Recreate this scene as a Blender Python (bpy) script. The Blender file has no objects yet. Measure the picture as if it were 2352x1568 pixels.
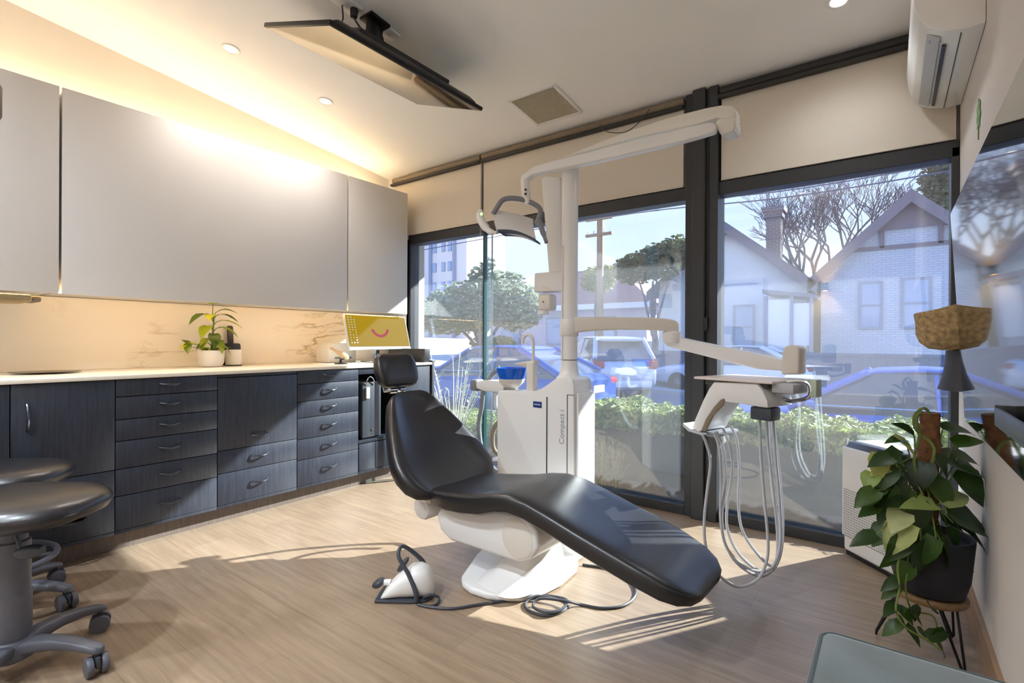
import bpy, bmesh, math, random
from mathutils import Vector, Matrix, Quaternion
V = Vector
SC = bpy.context.scene
COL = SC.collection
rnd = random.Random(7)
PI = math.pi

# ------------------------------------------------------------------ camera frame (2352 x 1568, focal length in pixels)
FPX, CAMH = 1167.7, 1.10
YAW, ROLL = math.radians(36.634), math.radians(0.2627)
FWD = V((-math.sin(YAW), math.cos(YAW), -0.00087)).normalized()
_r = V((math.cos(YAW), math.sin(YAW), 0))
_u = _r.cross(FWD)
RGT = _r * math.cos(ROLL) + _u * math.sin(ROLL)
UPV = RGT.cross(FWD)
EYE = V((0, 0, CAMH))

def ray(x, y):
    return FWD + RGT * ((x - 1176) / FPX) - UPV * ((y - 784) / FPX)

def at(x, y, **k):
    """point of the room seen at (x, y) that lies on the plane X=, Y=, Z= or at depth d="""
    d = ray(x, y)
    if 'd' in k:
        return EYE + d * k['d']
    a, v = next(iter(k.items()))
    i = 'XYZ'.index(a)
    return EYE + d * ((v - EYE[i]) / d[i])

# ------------------------------------------------------------------ mesh helpers
def catmull(pts, n=6, closed=False):
    pts = [V(p) for p in pts]
    out = []
    m = len(pts)
    for i in range(m if closed else m - 1):
        p1, p2 = pts[i], pts[(i + 1) % m]
        p0 = pts[i - 1] if (closed or i > 0) else p1 * 2 - p2
        p3 = pts[(i + 2) % m] if (closed or i + 2 < m) else p2 * 2 - p1
        for j in range(n):
            t = j / n
            out.append(0.5 * ((2 * p1) + (p2 - p0) * t + (2 * p0 - 5 * p1 + 4 * p2 - p3) * t * t + (3 * p1 - p0 - 3 * p2 + p3) * t ** 3))
    if not closed:
        out.append(pts[-1].copy())
    return out

def basis(d):
    d = V(d).normalized()
    a = V((0, 0, 1)) if abs(d.z) < 0.9 else V((1, 0, 0))
    u = d.cross(a).normalized()
    return u, u.cross(d).normalized()

class MB:
    def __init__(s):
        s.v, s.f = [], []

    def add(s, verts, faces):
        o = len(s.v)
        s.v += [V(p) for p in verts]
        s.f += [tuple(o + i for i in f) for f in faces]
        return s

    def _bm(s, bm):
        bm.verts.index_update()
        s.add([v.co.copy() for v in bm.verts], [[v.index for v in f.verts] for f in bm.faces])
        bm.free()
        return s

    def box(s, lo, hi, bev=0.0, seg=2, M=None):
        lo, hi = V(lo), V(hi)
        bm = bmesh.new()
        bmesh.ops.create_cube(bm, size=1)
        c, e = (lo + hi) / 2, hi - lo
        for v in bm.verts:
            v.co = V((v.co.x * e.x, v.co.y * e.y, v.co.z * e.z))
        if bev > 0:
            bmesh.ops.bevel(bm, geom=bm.edges[:], offset=min(bev, min(abs(e.x), abs(e.y), abs(e.z)) * 0.49), segments=seg, profile=0.5, affect='EDGES', clamp_overlap=True)
        for v in bm.verts:
            v.co = (M @ v.co if M is not None else v.co) + c
        return s._bm(bm)

    def obox(s, c, ax, ay, az, size, bev=0.0, seg=2):
        """box centred at c with its edges along the unit axes ax, ay, az"""
        M = Matrix((ax, ay, az)).transposed()
        e = V(size) / 2
        n = MB().box(-e, e, bev, seg)
        return s.add([M @ v + V(c) for v in n.v], n.f)

    def prism(s, pts, vec, bev=0.0, seg=2):
        pts = [V(p) for p in pts]
        bm = bmesh.new()
        f = bm.faces.new([bm.verts.new(p) for p in pts])
        r = bmesh.ops.extrude_face_region(bm, geom=[f])
        for g in r['geom']:
            if isinstance(g, bmesh.types.BMVert):
                g.co += V(vec)
        bmesh.ops.recalc_face_normals(bm, faces=bm.faces[:])
        if bev > 0:
            bmesh.ops.bevel(bm, geom=bm.edges[:], offset=bev, segments=seg, profile=0.5, affect='EDGES', clamp_overlap=True)
        return s._bm(bm)

    def loft(s, rings, cap0=True, cap1=True, closed=True):
        n = len(rings[0])
        vs, fs = [], []
        for r in rings:
            vs += [V(p) for p in r]
        for i in range(len(rings) - 1):
            for j in range(n if closed else n - 1):
                k = (j + 1) % n
                fs.append((i * n + j, i * n + k, (i + 1) * n + k, (i + 1) * n + j))
        if cap0:
            fs.append(tuple(range(n - 1, -1, -1)))
        if cap1:
            fs.append(tuple(range((len(rings) - 1) * n, len(rings) * n)))
        return s.add(vs, fs)

    def cyl(s, p0, p1, r0, r1=None, n=24, bev=0.0):
        p0, p1 = V(p0), V(p1)
        r1 = r0 if r1 is None else r1
        u, w = basis(p1 - p0)
        d = (p1 - p0).normalized()
        st = [(p0, r0), (p1, r1)]
        if bev > 0:
            st = [(p0, r0 - bev), (p0 + d * bev * .3, r0 - bev * .3), (p0 + d * bev, r0), (p1 - d * bev, r1), (p1 - d * bev * .3, r1 - bev * .3), (p1, r1 - bev)]
        return s.loft([[p + (u * math.cos(a) + w * math.sin(a)) * r for a in [2 * PI * i / n for i in range(n)]] for p, r in st])

    def tube(s, pts, r, n=10, closed=False, sm=0):
        pts = [V(p) for p in pts]
        if sm:
            pts = catmull(pts, sm, closed)
        m = len(pts)
        rs = r if isinstance(r, (list, tuple)) else [r] * m
        if len(rs) != m:
            rs = [rs[0] + (rs[-1] - rs[0]) * i / (m - 1) if len(rs) == 2 else rs[min(len(rs) - 1, int(i / (m - 1) * (len(rs) - 1) + .5))] for i in range(m)]
        rings, pu = [], None
        for i, p in enumerate(pts):
            a = pts[i - 1] if (closed or i > 0) else p
            b = pts[(i + 1) % m] if (closed or i < m - 1) else p
            d = (b - a)
            d = d.normalized() if d.length > 1e-9 else V((0, 0, 1))
            if pu is None:
                pu = basis(d)[0]
            u = pu - d * pu.dot(d)
            u = u.normalized() if u.length > 1e-6 else basis(d)[0]
            pu = u
            w = d.cross(u)
            rings.append([p + (u * math.cos(t) + w * math.sin(t)) * rs[i] for t in [2 * PI * j / n for j in range(n)]])
        if closed:
            rings.append(rings[0])
            return s.loft(rings, False, False)
        return s.loft(rings)

    def lathe(s, prof, o=(0, 0, 0), ax=(0, 0, 1), n=32, cap0=True, cap1=True):
        o, ax = V(o), V(ax).normalized()
        u, w = basis(ax)
        return s.loft([[o + ax * z + (u * math.cos(a) + w * math.sin(a)) * max(r, 1e-4) for a in [2 * PI * i / n for i in range(n)]] for r, z in prof], cap0, cap1)

    def sweep(s, st, e=4.0, n=28):
        """st: list of (centre, u, v, a, b): superellipse rings"""
        return s.loft([sering(c, u, v, a, b, e, n) for c, u, v, a, b in st])

    def text(s, txt, o, ux, uy, size, depth=0.0006):
        cu = bpy.data.curves.new('lettering', 'FONT')
        cu.body = txt
        cu.size = size
        cu.extrude = depth
        ob = bpy.data.objects.new('lettering', cu)
        COL.objects.link(ob)
        dg = bpy.context.evaluated_depsgraph_get()
        me = bpy.data.meshes.new_from_object(ob.evaluated_get(dg))
        ux, uy = V(ux).normalized(), V(uy).normalized()
        uz = ux.cross(uy)
        s.add([V(o) + ux * v.co.x + uy * v.co.y + uz * v.co.z for v in me.vertices], [tuple(p.vertices) for p in me.polygons])
        bpy.data.objects.remove(ob)
        bpy.data.curves.remove(cu)
        bpy.data.meshes.remove(me)
        return s

    def build(s, name, mat, parent=None, label=None, angle=38, kind=None, flat=False):
        me = bpy.data.meshes.new(name)
        me.from_pydata([tuple(v) for v in s.v], [], s.f)
        bm = bmesh.new()
        bm.from_mesh(me)
        bmesh.ops.recalc_face_normals(bm, faces=bm.faces[:])
        bm.to_mesh(me)
        bm.free()
        if not flat:
            me.polygons.foreach_set('use_smooth', [True] * len(me.polygons))
            me.set_sharp_from_angle(angle=math.radians(angle))
        me.materials.append(mat)
        o = bpy.data.objects.new(name, me)
        COL.objects.link(o)
        if parent is not None:
            o.parent = parent
            if parent.parent is None:
                o.matrix_parent_inverse = Matrix.LocRotScale(parent.location, parent.rotation_euler, None).inverted()
        if label:
            o['label'] = label
        if kind:
            o['kind'] = kind
        return o

def sering(c, u, v, a, b, e=4.0, n=28):
    out = []
    for i in range(n):
        t = 2 * PI * i / n
        ct, st = math.cos(t), math.sin(t)
        out.append(V(c) + V(u) * (a * math.copysign(abs(ct) ** (2 / e), ct)) + V(v) * (b * math.copysign(abs(st) ** (2 / e), st)))
    return out

def thing(name, label, cat, loc=(0, 0, 0), group=None):
    o = bpy.data.objects.new(name, None)
    o.empty_display_size = .05
    COL.objects.link(o)
    o.location = loc
    return tag(o, label, cat, group)

def tag(o, label, cat, group=None):
    o['label'] = label
    o['category'] = cat
    if group:
        o['group'] = group
    return o

def struct(name, mb, mat, flat=True, label=None):
    o = mb.build(name, mat, flat=flat, kind='structure')
    if label:
        o['label'] = label
    return o

def copy_tree(o, parent=None):
    c = o.copy()
    COL.objects.link(c)
    if parent is not None:
        c.parent = parent
        c.matrix_parent_inverse = o.matrix_parent_inverse.copy()
    for ch in list(o.children):
        copy_tree(ch, c)
    return c

# ------------------------------------------------------------------ materials
def lin(h):
    h = h.lstrip('#')
    c = [int(h[i:i + 2], 16) / 255 for i in (0, 2, 4)]
    return tuple(x / 12.92 if x <= .04045 else ((x + .055) / 1.055) ** 2.4 for x in c) + (1,)

def new_mat(name):
    m = bpy.data.materials.new(name)
    m.use_nodes = True
    nt = m.node_tree
    return m, nt, nt.nodes['Principled BSDF'], nt.nodes['Material Output']

def M(name, col, rough=.5, metal=0, spec=.5, coat=0, noise=0, nscale=20, bump=0, bscale=60, trans=0, stretch=(1, 1, 1), emit=0, emitcol=None, sheen=0):
    m, nt, b, _ = new_mat(name)
    c = lin(col)
    b.inputs['Base Color'].default_value = c
    b.inputs['Roughness'].default_value = rough
    b.inputs['Metallic'].default_value = metal
    b.inputs['Specular IOR Level'].default_value = spec
    b.inputs['Coat Weight'].default_value = coat
    b.inputs['Coat Roughness'].default_value = .15
    b.inputs['Transmission Weight'].default_value = trans
    if sheen:
        b.inputs['Sheen Weight'].default_value = sheen
    if emit:
        b.inputs['Emission Color'].default_value = lin(emitcol or col)
        b.inputs['Emission Strength'].default_value = emit
    if noise or bump:
        tc = nt.nodes.new('ShaderNodeTexCoord')
        mp = nt.nodes.new('ShaderNodeMapping')
        mp.inputs['Scale'].default_value = stretch
        nt.links.new(tc.outputs['Object'], mp.inputs['Vector'])
    if noise:
        n = nt.nodes.new('ShaderNodeTexNoise')
        n.inputs['Scale'].default_value = nscale
        n.inputs['Detail'].default_value = 4
        nt.links.new(mp.outputs[0], n.inputs['Vector'])
        r = nt.nodes.new('ShaderNodeValToRGB')
        r.color_ramp.elements[0].position = .3
        r.color_ramp.elements[1].position = .7
        r.color_ramp.elements[0].color = tuple(x * (1 - noise) for x in c[:3]) + (1,)
        r.color_ramp.elements[1].color = tuple(min(1, x * (1 + noise)) for x in c[:3]) + (1,)
        nt.links.new(n.outputs['Fac'], r.inputs[0])
        nt.links.new(r.outputs[0], b.inputs['Base Color'])
    if bump:
        n2 = nt.nodes.new('ShaderNodeTexNoise')
        n2.inputs['Scale'].default_value = bscale
        nt.links.new(mp.outputs[0], n2.inputs['Vector'])
        bp = nt.nodes.new('ShaderNodeBump')
        bp.inputs['Strength'].default_value = bump
        bp.inputs['Distance'].default_value = .004
        nt.links.new(n2.outputs['Fac'], bp.inputs['Height'])
        nt.links.new(bp.outputs[0], b.inputs['Normal'])
    return m

def M_floor():
    m, nt, b, _ = new_mat('oak_plank')
    tc = nt.nodes.new('ShaderNodeTexCoord')
    br = nt.nodes.new('ShaderNodeTexBrick')
    br.inputs['Scale'].default_value = 1
    br.inputs['Brick Width'].default_value = 1.25
    br.inputs['Row Height'].default_value = .19
    br.inputs['Mortar Size'].default_value = .0012
    br.inputs['Mortar Smooth'].default_value = .3
    br.inputs['Color1'].default_value = lin('#9c8873')
    br.inputs['Color2'].default_value = lin('#917d69')
    br.inputs['Mortar'].default_value = lin('#84715e')
    br.offset = .37
    nt.links.new(tc.outputs['Object'], br.inputs['Vector'])
    mp = nt.nodes.new('ShaderNodeMapping')
    mp.inputs['Scale'].default_value = (1.6, 26, 1)
    nt.links.new(tc.outputs['Object'], mp.inputs['Vector'])
    n = nt.nodes.new('ShaderNodeTexNoise')
    n.inputs['Scale'].default_value = 1.6
    n.inputs['Detail'].default_value = 8
    n.inputs['Roughness'].default_value = .65
    n.inputs['Distortion'].default_value = .6
    nt.links.new(mp.outputs[0], n.inputs['Vector'])
    r = nt.nodes.new('ShaderNodeValToRGB')
    r.color_ramp.elements[0].position = .28
    r.color_ramp.elements[1].position = .72
    r.color_ramp.elements[0].color = (.70, .68, .66, 1)
    r.color_ramp.elements[1].color = (1.12, 1.12, 1.1, 1)
    nt.links.new(n.outputs['Fac'], r.inputs[0])
    mx = nt.nodes.new('ShaderNodeMix')
    mx.data_type = 'RGBA'
    mx.blend_type = 'MULTIPLY'
    mx.inputs[0].default_value = 1
    nt.links.new(br.outputs['Color'], mx.inputs[6])
    nt.links.new(r.outputs[0], mx.inputs[7])
    nt.links.new(mx.outputs[2], b.inputs['Base Color'])
    b.inputs['Roughness'].default_value = .38
    b.inputs['Specular IOR Level'].default_value = .5
    bp = nt.nodes.new('ShaderNodeBump')
    bp.inputs['Strength'].default_value = .12
    bp.inputs['Distance'].default_value = .003
    nt.links.new(n.outputs['Fac'], bp.inputs['Height'])
    nt.links.new(bp.outputs[0], b.inputs['Normal'])
    return m

def M_wood(name, dark, light, sc=(30, 30, 1.6), rough=.45, bump=.25):
    m, nt, b, _ = new_mat(name)
    tc = nt.nodes.new('ShaderNodeTexCoord')
    mp = nt.nodes.new('ShaderNodeMapping')
    mp.inputs['Scale'].default_value = sc
    nt.links.new(tc.outputs['Object'], mp.inputs['Vector'])
    n = nt.nodes.new('ShaderNodeTexNoise')
    n.inputs['Scale'].default_value = 3
    n.inputs['Detail'].default_value = 7
    n.inputs['Roughness'].default_value = .7
    n.inputs['Distortion'].default_value = .4
    nt.links.new(mp.outputs[0], n.inputs['Vector'])
    r = nt.nodes.new('ShaderNodeValToRGB')
    r.color_ramp.elements[0].position = .3
    r.color_ramp.elements[1].position = .75
    r.color_ramp.elements[0].color = lin(dark)
    r.color_ramp.elements[1].color = lin(light)
    nt.links.new(n.outputs['Fac'], r.inputs[0])
    nt.links.new(r.outputs[0], b.inputs['Base Color'])
    b.inputs['Roughness'].default_value = rough
    bp = nt.nodes.new('ShaderNodeBump')
    bp.inputs['Strength'].default_value = bump
    bp.inputs['Distance'].default_value = .002
    nt.links.new(n.outputs['Fac'], bp.inputs['Height'])
    nt.links.new(bp.outputs[0], b.inputs['Normal'])
    return m

def M_marble():
    m, nt, b, _ = new_mat('veined_marble')
    tc = nt.nodes.new('ShaderNodeTexCoord')
    mp = nt.nodes.new('ShaderNodeMapping')
    mp.inputs['Rotation'].default_value = (math.radians(35), 0, 0)
    mp.inputs['Scale'].default_value = (1, .55, 2.0)
    nt.links.new(tc.outputs['Object'], mp.inputs['Vector'])
    prev = None
    for sc, wid, colr, amt in ((1.15, .028, '#a58e66', .9), (2.6, .018, '#b09a78', .55)):
        n = nt.nodes.new('ShaderNodeTexNoise')
        n.inputs['Scale'].default_value = sc
        n.inputs['Detail'].default_value = 6
        n.inputs['Roughness'].default_value = .6
        n.inputs['Distortion'].default_value = .9
        nt.links.new(mp.outputs[0], n.inputs['Vector'])
        s1 = nt.nodes.new('ShaderNodeMath'); s1.operation = 'SUBTRACT'; s1.inputs[1].default_value = .5
        s2 = nt.nodes.new('ShaderNodeMath'); s2.operation = 'ABSOLUTE'
        nt.links.new(n.outputs['Fac'], s1.inputs[0]); nt.links.new(s1.outputs[0], s2.inputs[0])
        r = nt.nodes.new('ShaderNodeMapRange')
        r.inputs['From Min'].default_value = 0
        r.inputs['From Max'].default_value = wid
        r.inputs['To Min'].default_value = amt
        r.inputs['To Max'].default_value = 0
        nt.links.new(s2.outputs[0], r.inputs['Value'])
        big = nt.nodes.new('ShaderNodeTexNoise')
        big.inputs['Scale'].default_value = 1.3
        nt.links.new(tc.outputs['Object'], big.inputs['Vector'])
        rb = nt.nodes.new('ShaderNodeMapRange')
        rb.inputs['From Min'].default_value = .5
        rb.inputs['From Max'].default_value = .68
        nt.links.new(big.outputs['Fac'], rb.inputs['Value'])
        mu = nt.nodes.new('ShaderNodeMath'); mu.operation = 'MULTIPLY'
        nt.links.new(r.outputs[0], mu.inputs[0]); nt.links.new(rb.outputs[0], mu.inputs[1])
        mx = nt.nodes.new('ShaderNodeMix')
        mx.data_type = 'RGBA'
        mx.inputs[6].default_value = lin('#efe6d8')
        if prev is not None:
            nt.links.new(prev, mx.inputs[6])
        mx.inputs[7].default_value = lin(colr)
        nt.links.new(mu.outputs[0], mx.inputs[0])
        prev = mx.outputs[2]
    nt.links.new(prev, b.inputs['Base Color'])
    b.inputs['Roughness'].default_value = .3
    return m

def M_glass(name='window_glass', tint=(.93, .97, .97, 1), refl=.07, haze=.018):
    m, nt, b, out = new_mat(name)
    nt.nodes.remove(b)
    tr = nt.nodes.new('ShaderNodeBsdfTransparent')
    tr.inputs[0].default_value = tint
    gl = nt.nodes.new('ShaderNodeBsdfGlossy')
    gl.inputs['Roughness'].default_value = 0
    gl.inputs['Color'].default_value = (1, 1, 1, 1)
    fr = nt.nodes.new('ShaderNodeFresnel')
    ge = nt.nodes.new('ShaderNodeNewGeometry')
    io = nt.nodes.new('ShaderNodeMix')
    io.inputs[2].default_value = 1.5
    io.inputs[3].default_value = 1 / 1.5
    nt.links.new(ge.outputs['Backfacing'], io.inputs[0])
    nt.links.new(io.outputs[0], fr.inputs['IOR'])
    ad = nt.nodes.new('ShaderNodeMath'); ad.operation = 'ADD'; ad.inputs[1].default_value = refl; ad.use_clamp = True
    nt.links.new(fr.outputs[0], ad.inputs[0])
    mx = nt.nodes.new('ShaderNodeMixShader')
    nt.links.new(ad.outputs[0], mx.inputs[0])
    nt.links.new(tr.outputs[0], mx.inputs[1])
    nt.links.new(gl.outputs[0], mx.inputs[2])
    last = mx
    if haze:
        tl = nt.nodes.new('ShaderNodeBsdfTranslucent')
        tl.inputs[0].default_value = (.9, .95, 1, 1)
        m2 = nt.nodes.new('ShaderNodeMixShader')
        m2.inputs[0].default_value = haze
        nt.links.new(mx.outputs[0], m2.inputs[1])
        nt.links.new(tl.outputs[0], m2.inputs[2])
        last = m2
    nt.links.new(last.outputs[0], out.inputs['Surface'])
    return m

def M_leaf(name, cols, rough=.4, trans=.25):
    """each leaf (mesh island) takes its own tone"""
    m, nt, b, out = new_mat(name)
    g = nt.nodes.new('ShaderNodeNewGeometry')
    r = nt.nodes.new('ShaderNodeValToRGB')
    el = r.color_ramp.elements
    while len(el) < len(cols):
        el.new(.5)
    for i, c in enumerate(cols):
        el[i].position = i / max(1, len(cols) - 1)
        el[i].color = lin(c)
    nt.links.new(g.outputs['Random Per Island'], r.inputs[0])
    tc = nt.nodes.new('ShaderNodeTexCoord')
    n = nt.nodes.new('ShaderNodeTexNoise')
    n.inputs['Scale'].default_value = 30
    nt.links.new(tc.outputs['Object'], n.inputs['Vector'])
    mr = nt.nodes.new('ShaderNodeMapRange')
    mr.inputs['To Min'].default_value = .75
    mr.inputs['To Max'].default_value = 1.25
    nt.links.new(n.outputs['Fac'], mr.inputs['Value'])
    mx = nt.nodes.new('ShaderNodeMix')
    mx.data_type = 'RGBA'; mx.blend_type = 'MULTIPLY'; mx.inputs[0].default_value = 1
    nt.links.new(r.outputs[0], mx.inputs[6]); nt.links.new(mr.outputs[0], mx.inputs[7])
    nt.links.new(mx.outputs[2], b.inputs['Base Color'])
    b.inputs['Roughness'].default_value = rough
    if trans:
        tl = nt.nodes.new('ShaderNodeBsdfTranslucent')
        nt.links.new(mx.outputs[2], tl.inputs[0])
        ms = nt.nodes.new('ShaderNodeMixShader')
        ms.inputs[0].default_value = trans
        nt.links.new(b.outputs[0], ms.inputs[1]); nt.links.new(tl.outputs[0], ms.inputs[2])
        nt.links.new(ms.outputs[0], out.inputs['Surface'])
    return m

def M_brick(name, c1, c2, mortar, w=.23, h=.076, axis='XZ'):
    m, nt, b, _ = new_mat(name)
    tc = nt.nodes.new('ShaderNodeTexCoord')
    sp = nt.nodes.new('ShaderNodeSeparateXYZ')
    cb = nt.nodes.new('ShaderNodeCombineXYZ')
    nt.links.new(tc.outputs['Object'], sp.inputs[0])
    ad = nt.nodes.new('ShaderNodeMath')
    nt.links.new(sp.outputs['X'], ad.inputs[0]); nt.links.new(sp.outputs['Y'], ad.inputs[1])
    nt.links.new(ad.outputs[0], cb.inputs['X']); nt.links.new(sp.outputs['Z'], cb.inputs['Y'])
    br = nt.nodes.new('ShaderNodeTexBrick')
    br.inputs['Scale'].default_value = 1
    br.inputs['Brick Width'].default_value = w
    br.inputs['Row Height'].default_value = h
    br.inputs['Mortar Size'].default_value = .012
    br.inputs['Color1'].default_value = lin(c1)
    br.inputs['Color2'].default_value = lin(c2)
    br.inputs['Mortar'].default_value = lin(mortar)
    nt.links.new(cb.outputs[0], br.inputs['Vector'])
    nt.links.new(br.outputs['Color'], b.inputs['Base Color'])
    b.inputs['Roughness'].default_value = .8
    return m

MAT = dict(
    floor=M_floor(),
    ceiling=M('ceiling_paint', '#f3f2f1', .9, noise=.02, nscale=2),
    wall=M('wall_paint', '#ddd8d2', .85, noise=.02, nscale=3),
    wallr=M('side_wall_paint', '#d5cdc6', .8, noise=.02, nscale=3),
    skirt=M_wood('skirting_timber', '#8d7058', '#a88a6c', (30, 2, 30), .5, .1),
    kick=M_wood('kick_board', '#5a4f48', '#7d7068', (30, 30, 2), .5, .1),
    frame=M('charcoal_powdercoat', '#2f3033', .42, noise=.05, nscale=80),
    blind=M('blind_fabric', '#d2c9bc', .85, noise=.03, nscale=150, bump=.05, bscale=400),
    roller=M('roller_tube_brown', '#7d6f5c', .6, noise=.05, nscale=20),
    rollerdark=M('roller_dark', '#2a2725', .6, noise=.05, nscale=20),
    cab=M_wood('black_oak_veneer', '#1d2029', '#353b4a', (34, 34, 2.0), .42, .3),
    black=M('black_interior', '#0c0c0e', .6, noise=.05),
    upper=M('white_laminate', '#d3d0cd', .55, noise=.012, nscale=2),
    marble=M_marble(),
    bench=M('benchtop_stone', '#e9dfcc', .3, noise=.04, nscale=25),
    handle=M('gunmetal_handle', '#4c4f55', .3, .85, noise=.05),
    chrome=M('chrome', '#d8dadd', .16, 1, noise=.02),
    leather=M('black_leather', '#18181d', .32, spec=.75, noise=.08, nscale=40, bump=.06, bscale=220),
    white=M('white_plastic', '#e6e5e4', .35, spec=.5, coat=.15, noise=.01, nscale=5),
    whitewarm=M('warm_white_plastic', '#ded9d0', .35, spec=.5, coat=.15, noise=.01, nscale=5),
    greyp=M('grey_plastic', '#7d8088', .4, noise=.03),
    dgrey=M('dark_grey_plastic', '#3c424b', .42, noise=.04),
    stoolg=M('stool_grey', '#5a5c66', .45, noise=.04, nscale=30),
    blackp=M('black_plastic', '#17171a', .35, noise=.05),
    blackm=M('black_metal', '#141416', .4, .3, noise=.05),
    hose=M('hose_grey', '#b9bac0', .45, noise=.02),
    cable=M('cable_charcoal', '#3b3d44', .45, noise=.04),
    screen=M('screen_black_gloss', '#050608', .04, spec=.9),
    sill=M('sill_metal_outer', '#7f8794', .22, .7, noise=.03),
    seam=M('seam_shadow_gap', '#55534f', .8, noise=.02),
    gasket=M('glass_edge_green', '#274a4b', .2, noise=.03),
    bluegl=M('cobalt_bowl_glass', '#0c62d8', .08, spec=.6, coat=.4, noise=.05, nscale=8),
    bluelab=M('blue_label', '#1d3d86', .4, noise=.03),
    velvet=M('grey_green_velvet', '#59686a', .75, sheen=.5, noise=.22, nscale=7, bump=.1, bscale=300),
    velvetp=M('velvet_piping', '#3c4a4c', .75, sheen=.4, noise=.1),
    ceramic=M('white_ceramic', '#ebe5dc', .35, noise=.02, nscale=10),
    soil=M('potting_soil', '#2b211a', .9, noise=.4, nscale=90, bump=.5),
    potblk=M('black_pot', '#1a1b20', .6, noise=.06, nscale=200, bump=.2, bscale=500),
    coir=M('coir_moss_pole', '#7a5234', .95, noise=.45, nscale=45, bump=1, bscale=120),
    rattan=M('woven_seagrass', '#b4996e', .9, noise=.45, nscale=55, bump=1, bscale=140),
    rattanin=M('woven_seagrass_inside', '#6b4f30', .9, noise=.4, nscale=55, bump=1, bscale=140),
    tray=M('tray_pinkish_white', '#e6dad5', .3, noise=.01),
    leafg=M_leaf('pothos_green', ['#2b4116', '#3d5a1e', '#24391a', '#4f6f27', '#1f3219']),
    leafv=M_leaf('pothos_variegated', ['#a9b04f', '#c9c98a', '#7f9a3c', '#d7d7a6', '#8ea862']),
    leafy=M_leaf('counter_plant_leaf', ['#5c7a25', '#b7bd2c', '#425f1d', '#8da52f', '#d5cf3f']),
    stem=M('plant_stem', '#6b7a35', .6, noise=.2),
    bark=M('bark_brown', '#6b5a50', .9, noise=.3, nscale=15, bump=.5),
    barkb=M('bark_blue_grey', '#6d6670', .9, noise=.25, nscale=10, bump=.4),
)

MAT['screen'].node_tree.nodes['Principled BSDF'].inputs['IOR'].default_value = 2.0
# ------------------------------------------------------------------ the room
WX0, WX1, WY, BY = -3.92, 0.267, 3.25, -2.3      # left wall, right wall, window plane, back wall
SLOPE = 0.113
def ceilz(y):
    return 2.664 + SLOPE * (WY - y)
def on_ceiling(x, y, off=0.0):
    d = ray(x, y)
    t = (2.664 + SLOPE * WY - off - CAMH) / (d.z + SLOPE * d.y)
    return EYE + d * t
CN = V((0, -SLOPE, -1)).normalized()             # ceiling normal, into the room
CY = V((0, 1, -SLOPE)).normalized()

struct('floor', MB().box((WX0 - .1, BY - .1, -.12), (WX1 + .1, WY + .12, 0)), MAT['floor'])
c = MB()
p = [(WX0 - .1, BY - .1, ceilz(BY - .1)), (WX0 - .1, WY + .02, ceilz(WY + .02)), (WX1 + .1, WY + .02, ceilz(WY + .02)), (WX1 + .1, BY - .1, ceilz(BY - .1))]
c.prism(p, (0, 0, .16))
struct('ceiling', c, MAT['ceiling'])
struct('wall_left', MB().box((WX0 - .12, BY - .1, -.1), (WX0, WY + .1, 3.5)), MAT['wall'])
struct('wall_right', MB().box((WX1, BY - .1, -.1), (WX1 + .12, WY + .12, 3.5)), MAT['wallr'])
struct('wall_back', MB().box((WX0 - .1, BY - .12, -.1), (WX1 + .1, BY, 3.6)), MAT['wall'])
struct('wall_window', MB().box((WX0 - .1, WY + .05, 2.06), (WX1 + .12, WY + .2, 3.0)), MAT['wall'])
struct('wall_front', MB().box((WX0 - .1, WY, -.1), (-3.63, WY + .2, 2.9)), MAT['wall'])
struct('baseboard_right', MB().box((WX1 - .014, BY, 0), (WX1 + .002, WY - .04, .135), .003), MAT['skirt'])
struct('baseboard_back', MB().box((WX0, BY - .002, 0), (WX1 - .02, BY + .014, .135), .003), MAT['skirt'])
# door in the back wall, seen only in the reflections of the glass
dr = MB().box((-2.55, BY, 0), (-1.7, BY + .04, 2.05), .004)
dr.box((-2.63, BY, 0), (-2.55, BY + .06, 2.13), .004).box((-1.7, BY, 0), (-1.62, BY + .06, 2.13), .004).box((-2.55, BY, 2.05), (-1.7, BY + .06, 2.13), .004)
struct('door_1', dr, MAT['upper'])

# dark steel shopfront frame: head, sill, the double column, end posts
F = MAT['frame']
struct('trim_1', MB().box((-3.64, WY, 2.0), (WX1, WY + .11, 2.082), .004), F, label='charcoal head rail above the glass')
s = MB()
for a, b in ((-3.64, -1.047), (-.843, WX1)):
    s.box((a, WY - .005, .0), (b, WY + .03, .06), .003)
o_ = MB()
for a, b in ((-3.64, -1.047), (-.843, WX1)):
    o_.box((a, WY + .03, .0), (b, WY + .14, .045), .003)
struct('trim_8', o_, MAT['sill'], label='metal outer sill under the glass')
struct('trim_2', s, F, label='charcoal sill rail along the floor')
s = MB().box((-1.047, WY - .005, 0), (-.995, WY + .13, 2.664), .004)
s.box((-.995, WY - .045, 0), (-.915, WY + .14, 2.664), .006)
s.box((-.915, WY - .012, 0), (-.895, WY + .1, 2.664), .002)
s.box((-.895, WY - .03, 0), (-.843, WY + .13, 2.664), .004)
struct('trim_3', s, F, label='charcoal steel column between the two windows')
struct('trim_4', MB().box((-3.66, WY, 0), (-3.605, WY + .11, 2.05), .004), F, label='slim charcoal post behind the bench end')
struct('trim_5', MB().box((.235, WY, .05), (WX1, WY + .11, 2.05), .004), F, label='slim charcoal post beside the side wall')
GL = M_glass()
for i, (a, b) in enumerate(((-3.61, -2.738), (-2.722, -1.04), (-.85, .24))):
    struct('window_%d' % (i + 1), MB().box((a, WY + .05, .04), (b, WY + .06, 2.01)), GL)
struct('trim_6', MB().box((-2.738, WY + .02, .045), (-2.722, WY + .06, 2.01)), MAT['gasket'], label='green edged glass joint between two panes')
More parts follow.
